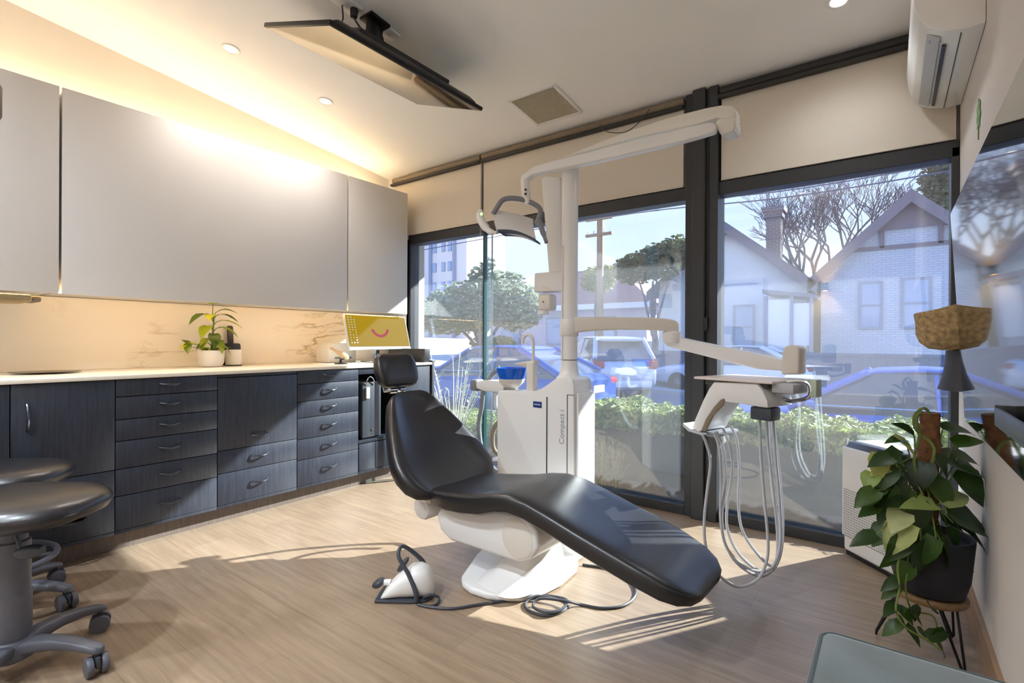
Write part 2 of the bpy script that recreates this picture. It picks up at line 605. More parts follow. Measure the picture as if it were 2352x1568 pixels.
struct('trim_7', MB().box((-2.738, WY + .13, .045), (-2.73, WY + .145, 2.01)), MAT['gasket'], label='green outer edge of the glass stiffening fin')
struct('window_4', MB().box((-2.738, WY + .062, .045), (-2.73, WY + .128, 2.01)), M_glass('fin_glass', (.85, .95, .93, 1), .03, 0))

# ------------------------------------------------------------------ roller blinds over the head rail
def blind(a, b, rollmat, label, rail=True):
    t = thing('roller_blind', label, 'blind', ((a + b) / 2, WY, 2.1), 'roller blinds above the shopfront windows')
    f = MB().box((a + .01, WY - .004, 2.084), (b - .01, WY + .004, 2.62))
    f.build('blind_fabric', MAT['blind'], t)
    MB().cyl((a + .004, WY - .005, 2.625), (b - .004, WY - .005, 2.625), .028, n=20).build('roller_tube', rollmat, t)
    MB().box((a, WY - .05, 2.572), (b, WY - .012, 2.592), .003).build('track', MAT['rollerdark'], t)
    MB().box((a + .01, WY - .009, 2.084), (b - .01, WY + .004, 2.094), .002).build('bottom_bar', MAT['blind'], t)
blind(-3.84, -2.735, MAT['roller'], 'beige roller blind lit warm, in the corner by the white wall cabinets')
blind(-2.725, -1.05, MAT['roller'], 'beige roller blind behind the operating light arm, left of the dark column')
blind(-.84, .262, MAT['rollerdark'], 'beige roller blind between the dark column and the air conditioner')
cd = MB()
for dx in (-.006, .006):
    cd.tube([(-2.73 + dx, WY - .02, 2.6), (-2.73 + dx, WY - .02, 1.0), (-2.73 + dx * .8, WY - .02, .62)], .0013, 6)
tag(cd.build('blind_cord', MAT['hose']), 'thin pull cord hanging in front of the glass joint', 'cord')
cd = MB()
for dx in (-.006, .006):
    cd.tube([(-.905 + dx, WY - .052, 2.55), (-.905 + dx, WY - .052, 1.24)], .002, 6)
cd.box((-.917, WY - .058, 1.17), (-.893, WY - .046, 1.25), .004)
tag(cd.build('blind_cord', MAT['blackp']), 'black pull cord with toggle hanging down the dark column', 'cord')
cd = MB().tube([(-1.62, WY - .06, 2.6), (-1.55, WY - .075, 2.53), (-1.42, WY - .075, 2.5), (-1.32, WY - .07, 2.55), (-1.27, WY - .05, 2.62)], .003, 6, sm=5)
tag(cd.build('loose_wire', MAT['cable']), 'loose wire loop under the blind track, above the operating light arm', 'wire')

# ------------------------------------------------------------------ base cabinets
CF = -3.172                                     # front plane of the drawers
CBK = WX0 + .004
def bow_handle(c, ax, ln=.105):
    """bow pull: c on the front, ax along the pull"""
    n = V((1, 0, 0)); ax = V(ax)
    pts = []
    for i in range(13):
        a = i / 12
        pts.append(V(c) + ax * (a - .5) * ln + n * (.004 + .026 * math.sin(PI * a) ** .6) - V((0, 0, 1 if abs(ax.y) > .5 else 0)) * .006 * math.sin(PI * a))
    return MB().tube(pts, [.0045 + .002 * math.sin(PI * i / 12) for i in range(13)], 8)
def base_cabinet(y0, y1, fronts, label, filler=None, back=CBK):
    """fronts: list of (kind, z0, z1, handle)"""
    t = thing('base_cabinet', label, 'cabinet', (CF - .3, (y0 + y1) / 2, 0), 'black oak cabinets under the stone bench')
    MB().box((back, y0 + .001, .108), (CF - .02, y1 - .001, .893)).build('carcass', MAT['black'], t)
    if filler:
        MB().box((CF - .019, y0 + .002, filler), (CF - .002, y1 - .002, .893), .001).build('filler_strip', MAT['cab'], t)
    for kind, z0, z1, h in fronts:
        d = MB().box((CF - .019, y0 + .0022, z0 + .002), (CF, y1 - .0022, z1 - .002), .0015).build(kind, MAT['cab'], t)
        ym, zm = (y0 + y1) / 2, (z0 + z1) / 2
        if h == 'h':
            bow_handle((CF, ym, zm + .012), (0, 1, 0)).build('handle', MAT['handle'], d)
        elif h == 'low':
            bow_handle((CF, ym, z0 + .07), (0, 1, 0)).build('handle', MAT['handle'], d)
        elif h == 'v':
            bow_handle((CF, y0 + .055, z1 - .155), (0, 0, 1), .125).build('handle', MAT['handle'], d)
    MB().box((CF - .024, y0 + .001, .1), (CF - .003, y1 - .001, .117), .001).build('bottom_rail', MAT['cab'], t)
    MB().box((CF - .09, y0, 0), (CF - .072, y1, .101)).build('toe_kick', MAT['kick'], t)
    return t
six = [('drawer', a, b, 'h') for a, b in ((.803, .893), (.686, .803), (.575, .686), (.432, .575), (.293, .432), (.117, .293))]
dd = [('door', .432, .893, 'v'), ('drawer', .293, .432, None), ('drawer', .117, .293, 'h')]
base_cabinet(-.38, .488, dd, 'black oak cabinet cut by the left photo edge, behind the stools')
base_cabinet(.488, .875, dd, 'black oak cabinet with a tall upright handle, behind the stools')
base_cabinet(.875, 1.367, six, 'black oak six drawer cabinet wholly in shade, below the potted plant')
base_cabinet(1.367, 1.868, [('door', .441, .874, 'low'), ('drawer', .306, .441, 'h'), ('drawer', .117, .306, 'h')], 'black oak cabinet with flap door over two drawers, sun line across it', filler=.877)
base_cabinet(1.868, 2.356, six, 'sunlit black oak six drawer cabinet beside the open computer niche')
# open niche unit with two small drawers below
t = thing('base_cabinet', 'black oak open niche unit holding the locked computer', 'cabinet', (CF - .3, 2.57, 0), 'black oak cabinets under the stone bench')
MB().box((CBK, 2.358, .108), (CBK + .02, 2.8, .893)).build('back_panel', MAT['black'], t)
MB().box((CBK + .02, 2.358, .328), (CF - .002, 2.8, .35), .001).build('shelf', MAT['cab'], t)
MB().box((CF - .03, 2.358, .845), (CF - .002, 2.8, .893), .001).build('top_rail', MAT['cab'], t)
MB().box((CBK + .02, 2.358, .35), (CF - .03, 2.366, .845)).build('side_panel', MAT['black'], t)
MB().box((CBK + .02, 2.792, .35), (CF - .03, 2.8, .845)).build('side_panel', MAT['black'], t)
for a, b in ((2.362, 2.51), (2.514, 2.797)):
    d = MB().box((CF - .019, a, .12), (CF, b, .322), .0015).build('drawer', MAT['cab'], t)
MB().box((CF - .024, 2.357, .1), (CF - .003, 2.8, .117), .001).build('bottom_rail', MAT['cab'], t)
MB().box((CF - .09, 2.356, 0), (CF - .072, 2.8, .101)).build('toe_kick', MAT['kick'], t)
t = thing('base_cabinet', 'sunlit black oak end cabinet beside the window, behind the headrest', 'cabinet', (CF - .3, 2.95, 0), 'black oak cabinets under the stone bench')
MB().box((CBK, 2.802, .108), (CF - .02, 3.1, .893)).build('carcass', MAT['black'], t)
MB().box((CF - .019, 2.804, .12), (CF, 3.098, .891), .0015).build('door', MAT['cab'], t)
MB().box((CBK, 3.1, 0), (CF + .012, 3.128, .93), .002).build('end_panel', MAT['frame'], t)
MB().box((CF - .09, 2.8, 0), (CF - .072, 3.1, .101)).build('toe_kick', MAT['kick'], t)
# computer in the niche
t = thing('computer_tower', 'dark computer tower with cable lock inside the open cabinet niche', 'computer', (CF - .2, 2.46, .35))
MB().box((CF - .42, 2.4, .362), (CF - .012, 2.515, .78), .006).build('case', MAT['dgrey'], t)
MB().box((CF - .42, 2.515, .362), (CF - .02, 2.58, .78), .006).build('side_cover', MAT['stoolg'], t)
MB().tube([(CF - .008, 2.43, .76), (CF + .004, 2.43, .80), (CF + .006, 2.455, .825), (CF + .004, 2.49, .80), (CF - .008, 2.5, .76)], .004, 8, sm=4).build('lock_cable', MAT['chrome'], t)
MB().box((CF - .008, 2.425, .66), (CF + .006, 2.455, .745), .003).build('tag', MAT['white'], t, label='white plastic tag')
MB().cyl((CF - .012, 2.49, .42), (CF - .004, 2.49, .42), .008).build('lock', MAT['chrome'], t)
MB().box((CF - .4, 2.41, .35), (CF - .03, 2.57, .362)).build('foot', MAT['blackp'], t)

# stone benchtop, marble splashback, raised end box
b = MB().box((WX0 + .002, -.4, .895), (CF + .014, 3.098, .915), .002)
tag(b.build('benchtop', MAT['bench']), 'long pale stone benchtop along the black cabinets', 'benchtop')
b = MB().box((WX0 + .0005, -.4, .916), (WX0 + .014, 3.2, 1.345))
tag(b.build('splashback', MAT['marble']), 'warm lit veined marble splashback above the benchtop', 'splashback')
t = thing('hutch', 'low black upstand box at the window end of the benchtop', 'bench upstand', (CF - .2, 2.99, .916))
MB().box((CF - .48, 3.03, .917), (CF - .01, 3.096, 1.03), .002).build('body', MAT['frame'], t)

# ------------------------------------------------------------------ wall cabinets
UF = -3.50
def wall_cabinet(y0, y1, label, split=None):
    t = thing('wall_cabinet', label, 'cabinet', (UF - .2, (y0 + y1) / 2, 1.338), 'white wall cabinets over the bench')
    MB().box((WX0 + .006, y0 + .01, 1.35), (UF - .02, y1 - .01, 2.41), .001).build('carcass', MAT['upper'], t)
    MB().box((UF - .019, y0 + .006, 1.338), (UF, y1 - .006, 2.425), .0015).build('door', MAT['upper'], t)
wall_cabinet(-.9, .727, 'white wall cabinet at the left edge of the photo')
wall_cabinet(.727, 2.492, 'widest white wall cabinet over the potted plant and splashback')
wall_cabinet(2.492, 3.125, 'narrow white wall cabinet beside the window, above the yellow monitor')
LED = M('led_warm', '#ffd9a0', .5, noise=0, emit=46, emitcol='#ffe2b4')
LED2 = M('led_warm_under', '#ffd9a0', .5, emit=20, emitcol='#ffd89a')
b = MB().box((WX0 + .10, -.9, 2.428), (WX0 + .116, 3.05, 2.434))
tag(b.build('led_strip', LED), 'glowing warm strip lying on top of the wall cabinets', 'strip light')
b = MB().box((UF - .045, -.85, 1.343), (UF - .03, 3.05, 1.349))
tag(b.build('led_strip', LED2), 'glowing warm strip under the wall cabinets over the marble', 'strip light')
t = thing('towel_dispenser', 'brushed steel dispenser under the left end of the wall cabinets', 'dispenser', (UF - .12, .3, 1.3))
MB().box((UF - .26, -.2, 1.285), (UF - .005, .62, 1.325), .012).build('body', M('satin_brass_steel', '#b9a27a', .35, .8, noise=.05), t)
MB().box((UF - .2, .62, 1.29), (UF - .03, .66, 1.322), .01).build('end_cap', MAT['roller'], t)
MB().cyl((UF - .005, .2, 1.305), (UF, .2, 1.305), .006).build('lock', MAT['blackp'], t)
# ------------------------------------------------------------------ things on the bench
BZ = .916
def leaf_mesh(mb, base, d, up, ln, wd, bend=.25, fold=.15, heart=True):
    """one leaf: base, direction, up normal"""
    d = V(d).normalized()
    side = d.cross(V(up))
    side = side.normalized() if side.length > 1e-5 else V((1, 0, 0))
    n = side.cross(d).normalized()
    prof = ((0, .10), (.12, .72), (.3, 1.0), (.55, .84), (.8, .45), (1, .02)) if heart else ((0, .05), (.2, .7), (.45, 1.0), (.7, .75), (.9, .3), (1, .02))
    vs, fs = [], []
    for i, (t, w) in enumerate(prof):
        c = V(base) + d * ln * t - n * bend * ln * t * t
        back = d * (-.12 * ln if (heart and i == 1) else 0)
        vs += [c - side * wd * .5 * w + n * fold * wd * w + back, c, c + side * wd * .5 * w + n * fold * wd * w + back]
    for i in range(len(prof) - 1):
        a = i * 3
        fs += [(a, a + 1, a + 4, a + 3), (a + 1, a + 2, a + 5, a + 4)]
    mb.add(vs, fs)

# potted plant
PX = -3.72
pc = at(485, 838, X=PX); pc = V((PX, pc.y, BZ))
t = thing('potted_plant', 'young yellow green leafy plant in a white pot on the bench', 'plant', pc)
MB().lathe([(.055, 0), (.066, .004), (.078, .03), (.083, .1), (.083, .112), (.077, .112), (.075, .098), (.0, .098)], pc).build('pot', MAT['ceramic'], t)
MB().lathe([(.075, .09), (.075, .099), (0, .101)], pc).build('soil', MAT['soil'], t)
st, lf = MB(), MB()
top = pc + V((.01, .015, .36))
st.tube([pc + V((0, 0, .09)), pc + V((.004, .006, .2)), top], .006, 8, sm=4)
specs = [((.3, -1, .1), .34, .13, .09), ((-.2, 1, .35), .33, .14, .05), ((.5, -.15, .9), .37, .085, .08), ((.2, .9, .5), .35, .10, .07), ((.6, -.7, -.1), .27, .12, .085), ((.6, .6, .1), .25, .12, .085),
         ((.9, -.2, -.6), .24, .10, .08), ((.8, .3, -.5), .19, .09, .07), ((.3, 1, .3), .29, .14, .06), ((.3, -.6, -.3), .2, .085, .07), ((.7, .1, .1), .16, .08, .06), ((.5, .7, -.2), .15, .09, .065), ((.2, -1, .0), .15, .07, .06), ((.8, -.5, .2), .33, .09, .07)]
for d, h, ln, wd in specs:
    q = pc + V((.004, .006, h))
    d = V(d).normalized()
    e = q + d * .05 + V((0, 0, .012))
    st.tube([q - V((0, 0, .02)), q + d * .025 + V((0, 0, .01)), e], .0028, 6)
    leaf_mesh(lf, e, d + V((0, 0, -.2)), (0, 0, 1), ln, wd, .5, .12)
br = pc + V((.03, -.05, .1))
st.tube([br, br + V((.03, -.06, .05)), br + V((.04, -.13, .055))], .003, 6, sm=3)
for d in ((.3, -.5, .5), (.3, -1, -.4), (.4, -.2, -.6), (.5, .3, .2)):
    leaf_mesh(lf, br + V((.04, -.12, .055)), d, (0, 0, 1), .065, .05, .3)
for i in range(6):
    a = i * 1.05
    leaf_mesh(lf, pc + V((.05 * math.cos(a), .05 * math.sin(a), .11)), (math.cos(a), math.sin(a), .8), (0, 0, 1), .07, .045, .4)
st.build('stem', MAT['stem'], t)
lf.build('foliage', MAT['leafy'], t, angle=80)

pc2 = V((-3.76, at(535, 838, X=-3.76).y + .005, BZ))
t = thing('pot', 'small empty white ceramic pot touching the potted plant', 'pot', pc2)
MB().lathe([(.046, 0), (.052, .003), (.056, .1), (.056, .108), (.051, .108), (.049, .02), (0, .018)], pc2 + V((0, 0, .005))).build('pot_body', MAT['ceramic'], t)
MB().lathe([(.052, 0), (.054, .003), (.05, .006), (0, .006)], pc2).build('saucer', MAT['blackp'], t)
# paddle board leaning on the marble
y0 = at(508, 830, X=-3.86).y; y1 = at(553, 830, X=-3.86).y
zt = at(530, 748, X=-3.86).z
t = thing('paddle_board', 'black paddle chopping board leaning on the marble behind the pots', 'board', (-3.86, (y0 + y1) / 2, BZ))
w = y1 - y0
zb = BZ + (zt - BZ) * .55
ym = (y0 + y1) / 2
out = []
def arc(cy, cz, r, a0, a1, n=5):
    return [(cy + r * math.cos(a0 + (a1 - a0) * i / n), cz + r * math.sin(a0 + (a1 - a0) * i / n)) for i in range(n + 1)]
out += arc(y0 + .012, BZ + .012, .012, PI, 1.5 * PI) + arc(y1 - .012, BZ + .012, .012, 1.5 * PI, 2 * PI)
out += arc(y1 - .015, zb - .015, .015, 0, .5 * PI) + [(ym + .02, zb), (ym + .02, zt - .012)] + arc(ym + .008, zt - .012, .012, 0, .5 * PI)
out += arc(ym - .008, zt - .012, .012, .5 * PI, PI) + [(ym - .02, zb)] + arc(y0 + .015, zb - .015, .015, .5 * PI, PI)
tilt = .09
P3 = [(-3.862 - tilt * (z - BZ), y, z + .001) for y, z in out]
MB().prism(P3, (.012, 0, 0), .002).build('board_body', MAT['blackp'], t)
MB().box((-3.86 - tilt * (.06), y1 - .03, BZ + .085), (-3.846 - tilt * .06, y1 - .01, BZ + .092)).build('logo', MAT['white'], t, label='small white printed mark')

# sink bowl / dish
dc = V((-3.62, at(105, 855, X=-3.62).y, BZ))
t = thing('shallow_dish', 'flat dark oval dish near the left end of the benchtop', 'dish', dc)
pr = [(.0, .001), (.06, .001), (.13, .007), (.137, .010), (.131, .011), (.06, .006), (0, .005)]
n_ = MB().lathe(pr, (0, 0, 0))
MB().add([V((v.x * .8, v.y * 1.1, v.z)) + dc for v in n_.v], n_.f).build('dish_body', M('dish_smoked', '#6d6250', .2, .6, noise=.1), t)

# monitor with the yellow desktop
def quad_obj(c, u, v, w, h, d):
    return MB().obox(c, u, v, u.cross(v), (w, h, d), .004)
MX = -3.52
A, B_, C_, D_ = at(790, 722, X=MX - .03), at(932, 725, X=MX - .03), at(942, 798, X=MX + .05), at(803, 806, X=MX + .05)
mu = V((0, 1, 0)); mv = (((A + B_) - (C_ + D_)) / 2); mv.y = 0; mh = mv.length; mv.normalize()
mw = ((B_ - A).length + (C_ - D_).length) / 2
mc = (A + B_ + C_ + D_) / 4
mn = mu.cross(mv)
t = thing('monitor', 'desktop monitor showing a yellow screen with a pink smile, on the bench', 'monitor', (mc.x, mc.y, BZ))
MB().obox(mc - mn * .014, mu, mv, mn, (mw, mh, .026), .005).build('housing', M('monitor_silver', '#c9ccd2', .35, .3, noise=.02), t)
scr = M('desktop_yellow', '#141005', .6, spec=.05, emit=.55, emitcol='#d8b020')
S_ = MB().obox(mc + mn * .0005 + mv * .008, mu, mv, mn, (mw - .016, mh - .034, .002)).build('screen', scr, t)
c0 = mc + mn * .0025
arcp = []
for i in range(17):
    a = math.radians(205 + 130 * i / 16)
    arcp.append(c0 + mu * (.012 + .088 * math.cos(a)) + mv * (.052 + .088 * math.sin(a)))
for i in range(0,1):
    pass
vs, fs = [], []
for i, q in enumerate(arcp):
    rad = (q - (c0 + mu * .012 + mv * .052)).normalized()
    vs += [q - rad * .012, q + rad * .012]
for i in range(16):
    fs.append((2 * i, 2 * i + 1, 2 * i + 3, 2 * i + 2))
sm = MB().add(vs, fs)
for q in (arcp[0], arcp[-1]):
    sm.add([q + mu * .012 * math.cos(k * PI / 8) + mv * .012 * math.sin(k * PI / 8) for k in range(16)], [tuple(range(16))])
sm.build('smile', M('smile_pink', '#180508', .6, spec=.05, emit=.6, emitcol='#cc3c58'), S_, label='pink smile curve')
ic = MB()
for i in range(3):
    for j in range(11):
        if rnd.random() < .85:
            q = c0 + mu * (-mw / 2 + .03 + .028 * i) + mv * (mh / 2 - .03 - j * .0215)
            ic.obox(q, mu, mv, mn, (.011, .009, .001))
ic.build('desktop_icons', M('icon_white', '#15140f', .4, emit=.65, emitcol='#e6e0d4'), S_)
MB().obox(mc + mn * .001 - mv * (mh / 2 - .008), mu, mv, mn, (mw - .004, .014, .004)).build('chin', M('monitor_chin', '#8e97a5', .3, .5, noise=.02), t)
MB().box((mc.x - .05, mc.y - .03, BZ + .01), (mc.x - .03, mc.y + .03, mc.z), .004).build('stand_neck', MAT['chrome'], t)
MB().box((mc.x - .11, mc.y - .11, BZ), (mc.x + .05, mc.y + .11, BZ + .012), .004).build('stand_foot', MAT['chrome'], t)
# white box printer behind
y0 = at(748, 800, X=-3.72).y
t = thing('label_printer', 'white box printer behind the monitor on the bench', 'printer', (-3.75, y0 + .12, BZ))
zt = at(775, 788, X=-3.72).z
MB().prism([(-3.68, y0, BZ), (-3.68, y0, zt - .05), (-3.68, y0 + .05, zt), (-3.68, y0 + .27, zt), (-3.68, y0 + .27, BZ)], (-.18, 0, 0), .008).build('body', MAT['white'], t)
MB().box((-3.68, y0 + .06, BZ + .03), (-3.676, y0 + .22, BZ + .045)).build('slot', MAT['greyp'], t)
# intraoral scanner on its stand
sc0 = V((-3.42, at(783, 828, X=-3.42).y, BZ))
t = thing('handheld_scanner', 'beige handheld scanner resting on a small black stand beside the monitor', 'scanner', sc0)
MB().lathe([(.0, 0), (.05, 0), (.05, .004), (.045, .007), (.012, .009), (.009, .04), (0, .04)], sc0).build('stand', MAT['blackp'], t)
MB().tube([sc0 + V((0, .01, .035)), sc0 + V((0, .045, .04)), sc0 + V((0, .075, .06))], .006, 8).build('cradle', MAT['blackp'], t)
a = sc0 + V((0, .065, .045)); b = sc0 + V((0, -.05, .105)); e = sc0 + V((0, -.095, .128))
d = (b - a)
MB().tube([a, a + d * .12, a + d * .3, a + d * .75, b, e], [.012, .022, .025, .02, .013, .011], 14).build('handpiece', M('beige_plastic', '#cfae86', .4, noise=.03), t)
# keyboard and cables, mouse
t = thing('keyboard', 'slim pale keyboard in front of the monitor, partly behind the headrest', 'keyboard', (-3.36, mc.y + .02, BZ))
MB().box((-3.42, mc.y - .16, BZ), (-3.29, mc.y + .2, BZ + .016), .004).build('base', M('keyboard_silver', '#b9bfca', .4, .2, noise=.02), t)
kk = MB()
for i in range(4):
    for j in range(14):
        kk.box((-3.412 + i * .03, mc.y - .152 + j * .0248, BZ + .016), (-3.388 + i * .03, mc.y - .131 + j * .0248, BZ + .02), .001, 1)
kk.build('keys', MAT['dgrey'], t, label='dark keys')
cb = MB().tube([(-3.44, mc.y - .1, BZ + .005), (-3.40, mc.y - .15, BZ + .07), (-3.33, mc.y - .2, BZ + .01), (-3.3, mc.y - .21, BZ + .005)], .004, 8, sm=5)
cb.tube([(-3.44, mc.y - .06, BZ + .06), (-3.4, mc.y - .1, BZ + .07), (-3.35, mc.y - .17, BZ + .012), (-3.32, mc.y - .14, BZ + .006)], .004, 8, sm=5)
tag(cb.build('cable', MAT['cable']), 'tangle of grey cables between scanner stand and monitor', 'cable')
t = thing('computer_mouse', 'dark computer mouse on the bench by the black end upstand', 'mouse', (-3.3, 2.93, BZ))
MB().sweep([(V((-3.34 + .02 * i, 2.955, BZ + h * .5)), V((0, 1, 0)), V((0, 0, 1)), wd, h * .5) for i, (wd, h) in enumerate(((.012, .012), (.026, .024), (.03, .034), (.029, .032), (.022, .02), (.01, .01)))], 2.6).build('body', MAT['dgrey'], t)
MB().cyl((-3.29, 2.951, BZ + .03), (-3.29, 2.959, BZ + .03), .006).build('wheel', MAT['greyp'], t)

# monitor arm sliver at the left photo edge
q0 = at(2, 213, X=-2.6)
t = thing('pole_screen', 'corner of a dark grey screen at the left photo edge', 'screen', q0)
mm = MB().obox(q0 + V((.02, -.22, -.06)), V((.25, .968, 0)).normalized(), V((.05, 0, 1)).normalized(), V((.968, -.25, 0)).normalized(), (.44, .13, .03), .02)
mm.build('panel', M('warm_grey_metal', '#6b6057', .5, .2, noise=.05), t)
# ------------------------------------------------------------------ dental chair
ANG = math.radians(-3)
CC = V((-1.424, 1.870, 0))
LD = V((math.cos(ANG), math.sin(ANG), 0))         # towards the foot end
WD = V((-math.sin(ANG), math.cos(ANG), 0))        # away from the viewer
Z = V((0, 0, 1))
def K(l, w, z):
    return CC + LD * l + WD * w + Z * z
def onp(x, y, p0, n):
    d = ray(x, y)
    return EYE + d * ((V(p0) - EYE).dot(n) / d.dot(n))
chair = thing('dental_chair', 'black leather dental chair reclined in the middle of the floor', 'dental chair', CC)
st = []
S = [(-.325, .372, .03, .13), (-.315, .371, .07, .185), (-.28, .37, .092, .212), (-.18, .374, .104, .228), (-.08, .386, .11, .234), (.03, .404, .108, .236), (.12, .43, .10, .236), (.20, .442, .098, .236), (.29, .434, .096, .235), (.40, .406, .095, .234),
     (.52, .372, .095, .233), (.64, .34, .095, .231), (.75, .309, .093, .225), (.84, .28, .086, .208), (.89, .262, .072, .18), (.92, .25, .05, .14), (.932, .244, .025, .09)]
def tang(S, i):
    a, b = S[max(0, i - 1)], S[min(len(S) - 1, i + 1)]
    return (LD * (b[0] - a[0]) + Z * (b[1] - a[1])).normalized()
rings = []
for i, (l, z, th, hw) in enumerate(S):
    tg = tang(S, i)
    n = WD.cross(tg) * -1
    n = n if n.z > 0 else -n
    r = sering(K(l, 0, z), WD, n, hw, th / 2, 5.0, 40)
    rings.append([p - n * (.012 * max(0, 1 - ((p - K(l, 0, z)).dot(WD) / hw) ** 2) if (p - K(l, 0, z)).dot(n) > 0 else 0) for p in r])
mb = MB().loft(rings)
seat = mb.build('seat_cushion', MAT['leather'], chair, angle=70)
INC = math.radians(46)
SD = -LD * math.cos(INC) + Z * math.sin(INC)
ND = LD * math.sin(INC) + Z * math.cos(INC)
H0 = K(-.29, 0, .42)
rings = []
for s, hw, th in [(-.05, .16, .03), (-.04, .215, .07), (-.015, .255, .095), (.03, .29, .108), (.09, .308, .112), (.15, .306, .114), (.21, .29, .114), (.28, .264, .112), (.35, .237, .108), (.41, .21, .102), (.47, .18, .096), (.525, .15, .085), (.552, .122, .065), (.564, .085, .03)]:
    c = H0 + SD * s - ND * th / 2
    r = sering(c, WD, ND, hw, th / 2, 4.5, 44)
    k = max(0, min(1, (th - .03) / .06))
    rings.append([p - ND * (.035 * k * max(0, 1 - (abs((p - c).dot(WD)) / (hw * .86)) ** 3) if (p - c).dot(ND) > 0 else 0) + ND * .0 for p in r])
MB().loft(rings).build('backrest', MAT['leather'], chair, angle=70)
HI = math.radians(70)
HS = -LD * math.cos(HI) + Z * math.sin(HI)
HN = LD * math.sin(HI) + Z * math.cos(HI)
HB = K(-.70, -.025, .866)
rings = []
for s, hw, th in [(-.005, .085, .03), (.004, .108, .06), (.03, .126, .085), (.08, .134, .095), (.13, .13, .092), (.165, .118, .08), (.183, .1, .055), (.188, .08, .03)]:
    c = HB + HS * s - HN * .05
    r = sering(c, WD, HN, hw, th / 2, 3.6, 36)
    rings.append([p - HN * (.014 * max(0, 1 - ((p - c).dot(WD) / hw) ** 2) if (p - c).dot(HN) > 0 else 0) for p in r])
MB().loft(rings).build('headrest', MAT['leather'], chair, angle=70)
# headrest bracket and bar
m = MB().obox(HB + HS * .08 - HN * .106, WD, HS, HN, (.15, .19, .02), .008)
m.build('headrest_backplate', MAT['chrome'], chair, label='silver headrest backing plate')
m = MB().tube([H0 + SD * .5 - ND * .07, H0 + SD * .58 - ND * .06, HB + HS * -.01 - HN * .085, HB + HS * .05 - HN * .1], .016, 12)
m.cyl(HB - HS * .012 - HN * .085 - WD * .05, HB - HS * .012 - HN * .085 + WD * .05, .018, n=16)
m.build('headrest_bar', MAT['chrome'], chair, label='chrome headrest bar')
# white shell under the back, hinge, seat frame
m = MB()
sh = []
for s, hw, th in [(-.05, .13, .05), (.0, .17, .07), (.1, .2, .06), (.25, .17, .05), (.4, .12, .04), (.5, .08, .03)]:
    sh.append(sering(H0 + SD * s - ND * (.1 + th / 2), WD, ND, hw, th / 2, 3, 24))
m.loft(sh)
m.build('back_shell', MAT['white'], chair, angle=70)
m = MB().cyl(K(-.40, -.17, .285), K(-.40, .17, .285), .06, n=28, bev=.02)
m.build('hinge_cover', MAT['white'], chair)
for w in (-.165, .165):
    MB().obox(K(-.34, w, .345), LD, WD, Z, (.14, .03, .05), .012).build('armrest_bracket', MAT['chrome'], chair, label='polished side bracket')
pr = [K(-.30, -.16, .27), K(-.27, -.16, .205), K(-.20, -.16, .172), K(.20, -.16, .185), K(.27, -.16, .215), K(.305, -.16, .265), K(.30, -.16, .33), K(.26, -.16, .385), K(.1, -.16, .375), K(-.25, -.16, .34)]
MB().prism(pr, WD * .32, .018, 3).build('seat_frame', MAT['white'], chair)
MB().cyl(K(.20, -.164, .285), K(.20, .164, .285), .085, n=32, bev=.01).build('pivot_cover', MAT['whitewarm'], chair)
pl = [(-.13, -.155), (-.085, -.195), (-.02, -.212), (.07, -.2), (.13, -.17), (.19, -.12), (.23, -.04), (.245, .1), (.225, .26), (.17, .36), (.05, .39), (-.15, .32), (-.285, .18), (-.24, .06)]
m = MB().prism([K(l, w, .001) for l, w in pl], Z * .032, .012, 3)
m.build('base_plate', MAT['white'], chair)
hump = []
for i, (l, w, a, b, z) in enumerate([(.07, .05, .15, .235, .028), (.08, .06, .14, .215, .045), (.09, .075, .12, .18, .068), (.10, .09, .10, .145, .11), (.10, .09, .088, .125, .17), (.10, .07, .085, .115, .25), (.09, .03, .085, .115, .33)]):
    hump.append(sering(K(l, w, z), LD, WD, a, b, 3.2, 32))
MB().loft(hump).build('lift_column', MAT['white'], chair, angle=60)

# ------------------------------------------------------------------ foot control with its cable
f0 = at(862, 1386, Z=0)
fa = V((.81, .587, 0)).normalized(); fb = V((-fa.y, fa.x, 0))
def Fp(a, b, z):
    return f0 + fa * a + fb * b + Z * z
t = thing('foot_control', 'white foot pedal with dark carrying hoop on the floor before the chair base', 'foot pedal', f0)
rg = []
for a, z1, hb in [(.018, .012, .055), (.03, .03, .062), (.06, .062, .066), (.1, .1, .066), (.14, .125, .066), (.175, .13, .064), (.205, .118, .058), (.225, .09, .046), (.234, .06, .032)]:
    rg.append([p for p in sering(Fp(a, .07, .008 + z1 / 2), fb, Z, hb, z1 / 2, 2.8, 26)])
MB().loft(rg).build('body', MAT['white'], t, angle=60)
MB().prism([Fp(-.005, .0, .001), Fp(.15, -.004, .001), Fp(.21, .01, .001), Fp(.235, .05, .001), Fp(.235, .09, .001), Fp(.2, .14, .001), Fp(.0, .14, .001)], Z * .012, .004).build('rubber_base', MAT['dgrey'], t, label='dark rubber base')
pd = MB().sweep([(Fp(-.028 + .012 * i, .06, .05 + .004 * i), fb, Z, .03 * k, .016 * k) for i, k in enumerate((.4, .85, 1, .95, .6))], 3)
pd.build('pedal', MAT['dgrey'], t, label='dark tilting pedal')
MB().cyl(Fp(.015, .06, .06), Fp(.05, .06, .062), .013).build('pedal_joint', MAT['white'], t)
MB().sweep([(Fp(.07 + .012 * i, .1, .098 + .012 * i), fb, Z, .022 * k, .02 * k) for i, k in enumerate((.4, .9, 1, .8, .4))], 2.6).build('knob', MAT['dgrey'], t, label='dark knob')
hp = catmull([Fp(.172, .0, .012), Fp(.17, -.002, .05), Fp(.135, .012, .12), Fp(.09, .03, .185), Fp(.095, .06, .215), Fp(.125, .09, .19), Fp(.17, .118, .135), Fp(.185, .125, .10)], 6)
